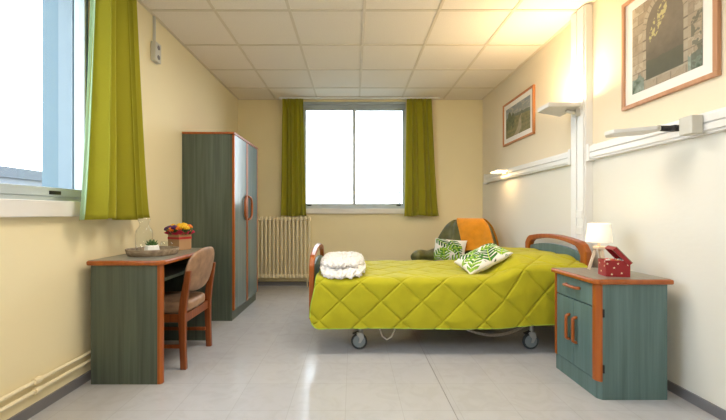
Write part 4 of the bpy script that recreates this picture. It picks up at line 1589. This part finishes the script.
def meadow(u, v):
    n = fbm(u * 9, v * 12, 1)
    hor = 0.56 + 0.05 * math.sin(3 * u + 0.5) + 0.02 * fbm(u * 10, 0, 4)
    if v > hor:
        c = mixc((0.32, 0.33, 0.31), (0.20, 0.25, 0.30), (v - hor) / (1 - hor))
        c = mixc(c, (0.42, 0.40, 0.36), ss(0.0, 0.35, n))
        if v < hor + 0.09 + 0.05 * fbm(u * 14, 1, 7):
            c = mixc((0.10, 0.13, 0.10), (0.16, 0.18, 0.14), 0.5 + n)
    else:
        c = mixc((0.26, 0.22, 0.10), (0.12, 0.13, 0.05), 0.5 + 1.4 * n)
        path = 0.55 + 0.28 * (v / hor - 0.4) + 0.05 * math.sin(9 * v)
        if abs(u - path) < 0.10 * (1.15 - v / hor):
            c = mixc((0.40, 0.34, 0.24), (0.30, 0.25, 0.17), 0.5 + n)
    for cx, w, hh in ((0.16, 0.10, 0.86), (0.31, 0.075, 0.78), (0.06, 0.07, 0.62)):
        ww = w * math.sin(PI * max(0, min(1, (v - 0.26) / (hh - 0.26)))) ** 0.5 if 0.26 < v < hh else 0
        if abs(u - cx + 0.03 * n) < ww * (1 + 0.6 * n):
            c = mixc((0.055, 0.075, 0.035), (0.13, 0.15, 0.07), 0.5 + 1.5 * n)
    return c


def archway(u, v):
    n = fbm(u * 10, v * 12, 2)
    # stone wall
    row = int(v * 9)
    bu = (u * 5 + 0.5 * (row % 2))
    joint = min(abs(bu - round(bu)), 9)
    jv = abs(v * 9 - round(v * 9))
    c = mixc((0.36, 0.30, 0.22), (0.24, 0.19, 0.14), 0.5 + 1.5 * n)
    c = mixc(c, (0.44, 0.38, 0.29), 0.5 + 0.5 * math.sin(row * 7.3 + int(bu) * 3.1)) if n > -0.1 else c
    if joint < 0.03 or jv < 0.035:
        c = mixc(c, (0.14, 0.11, 0.08), 0.6)
    cx, cyy, rx = 0.50, 0.64, 0.27
    ins = abs(u - cx) < rx and v < cyy
    el = math.hypot((u - cx) / rx, (v - cyy) / 0.30)
    ins = (ins or (v >= cyy and el < 1)) and v > 0.10
    ring = (v >= cyy and el < 1.22) or (v < cyy and abs(u - cx) < rx * 1.2)
    if ring and not ins and v > 0.08:
        ang = math.atan2(v - cyy, u - cx)
        c = mixc((0.42, 0.37, 0.29), (0.32, 0.27, 0.20), 0.5 + n)
        k = ang * 5 if v > cyy else v * 9
        if abs(k - round(k)) < 0.06:
            c = (0.16, 0.13, 0.10)
    if ins:
        c = mixc((0.10, 0.085, 0.065), (0.17, 0.145, 0.11), ss(0.1, 0.6, v) + 0.6 * n)
        if v < 0.30 + 0.05 * n:
            c = mixc(c, (0.09, 0.10, 0.07), 0.7)
        lf = fbm(u * 22, v * 22, 9)
        if math.hypot((u - 0.42) / 0.14, (v - 0.70 - (u - 0.42) * 1.1) / 0.12) < 1 and lf > 0.02:
            c = (0.46, 0.42, 0.20)
    if v < 0.16 + 0.1 * fbm(u * 12, 3, 3) and (u < 0.2 or u > 0.82):
        c = mixc((0.10, 0.14, 0.10), (0.26, 0.32, 0.28), 0.5 + 2 * n)
    if u > 0.86 and v < 0.55 and n > 0:
        c = mixc(c, (0.10, 0.11, 0.08), 0.8)
    return c


picture(3.68, 4.43, 1.85, 2.352, 0.022, 0.055, meadow, 'small framed landscape picture with trees and a path, far end of the right wall', M['frame'], 150, 100, 1)
picture(1.82, 2.47, 1.735, 2.46, 0.025, 0.060, archway, 'large framed picture of a stone archway, nearest on the right wall', M['frame_pale'], 150, 170, 2)
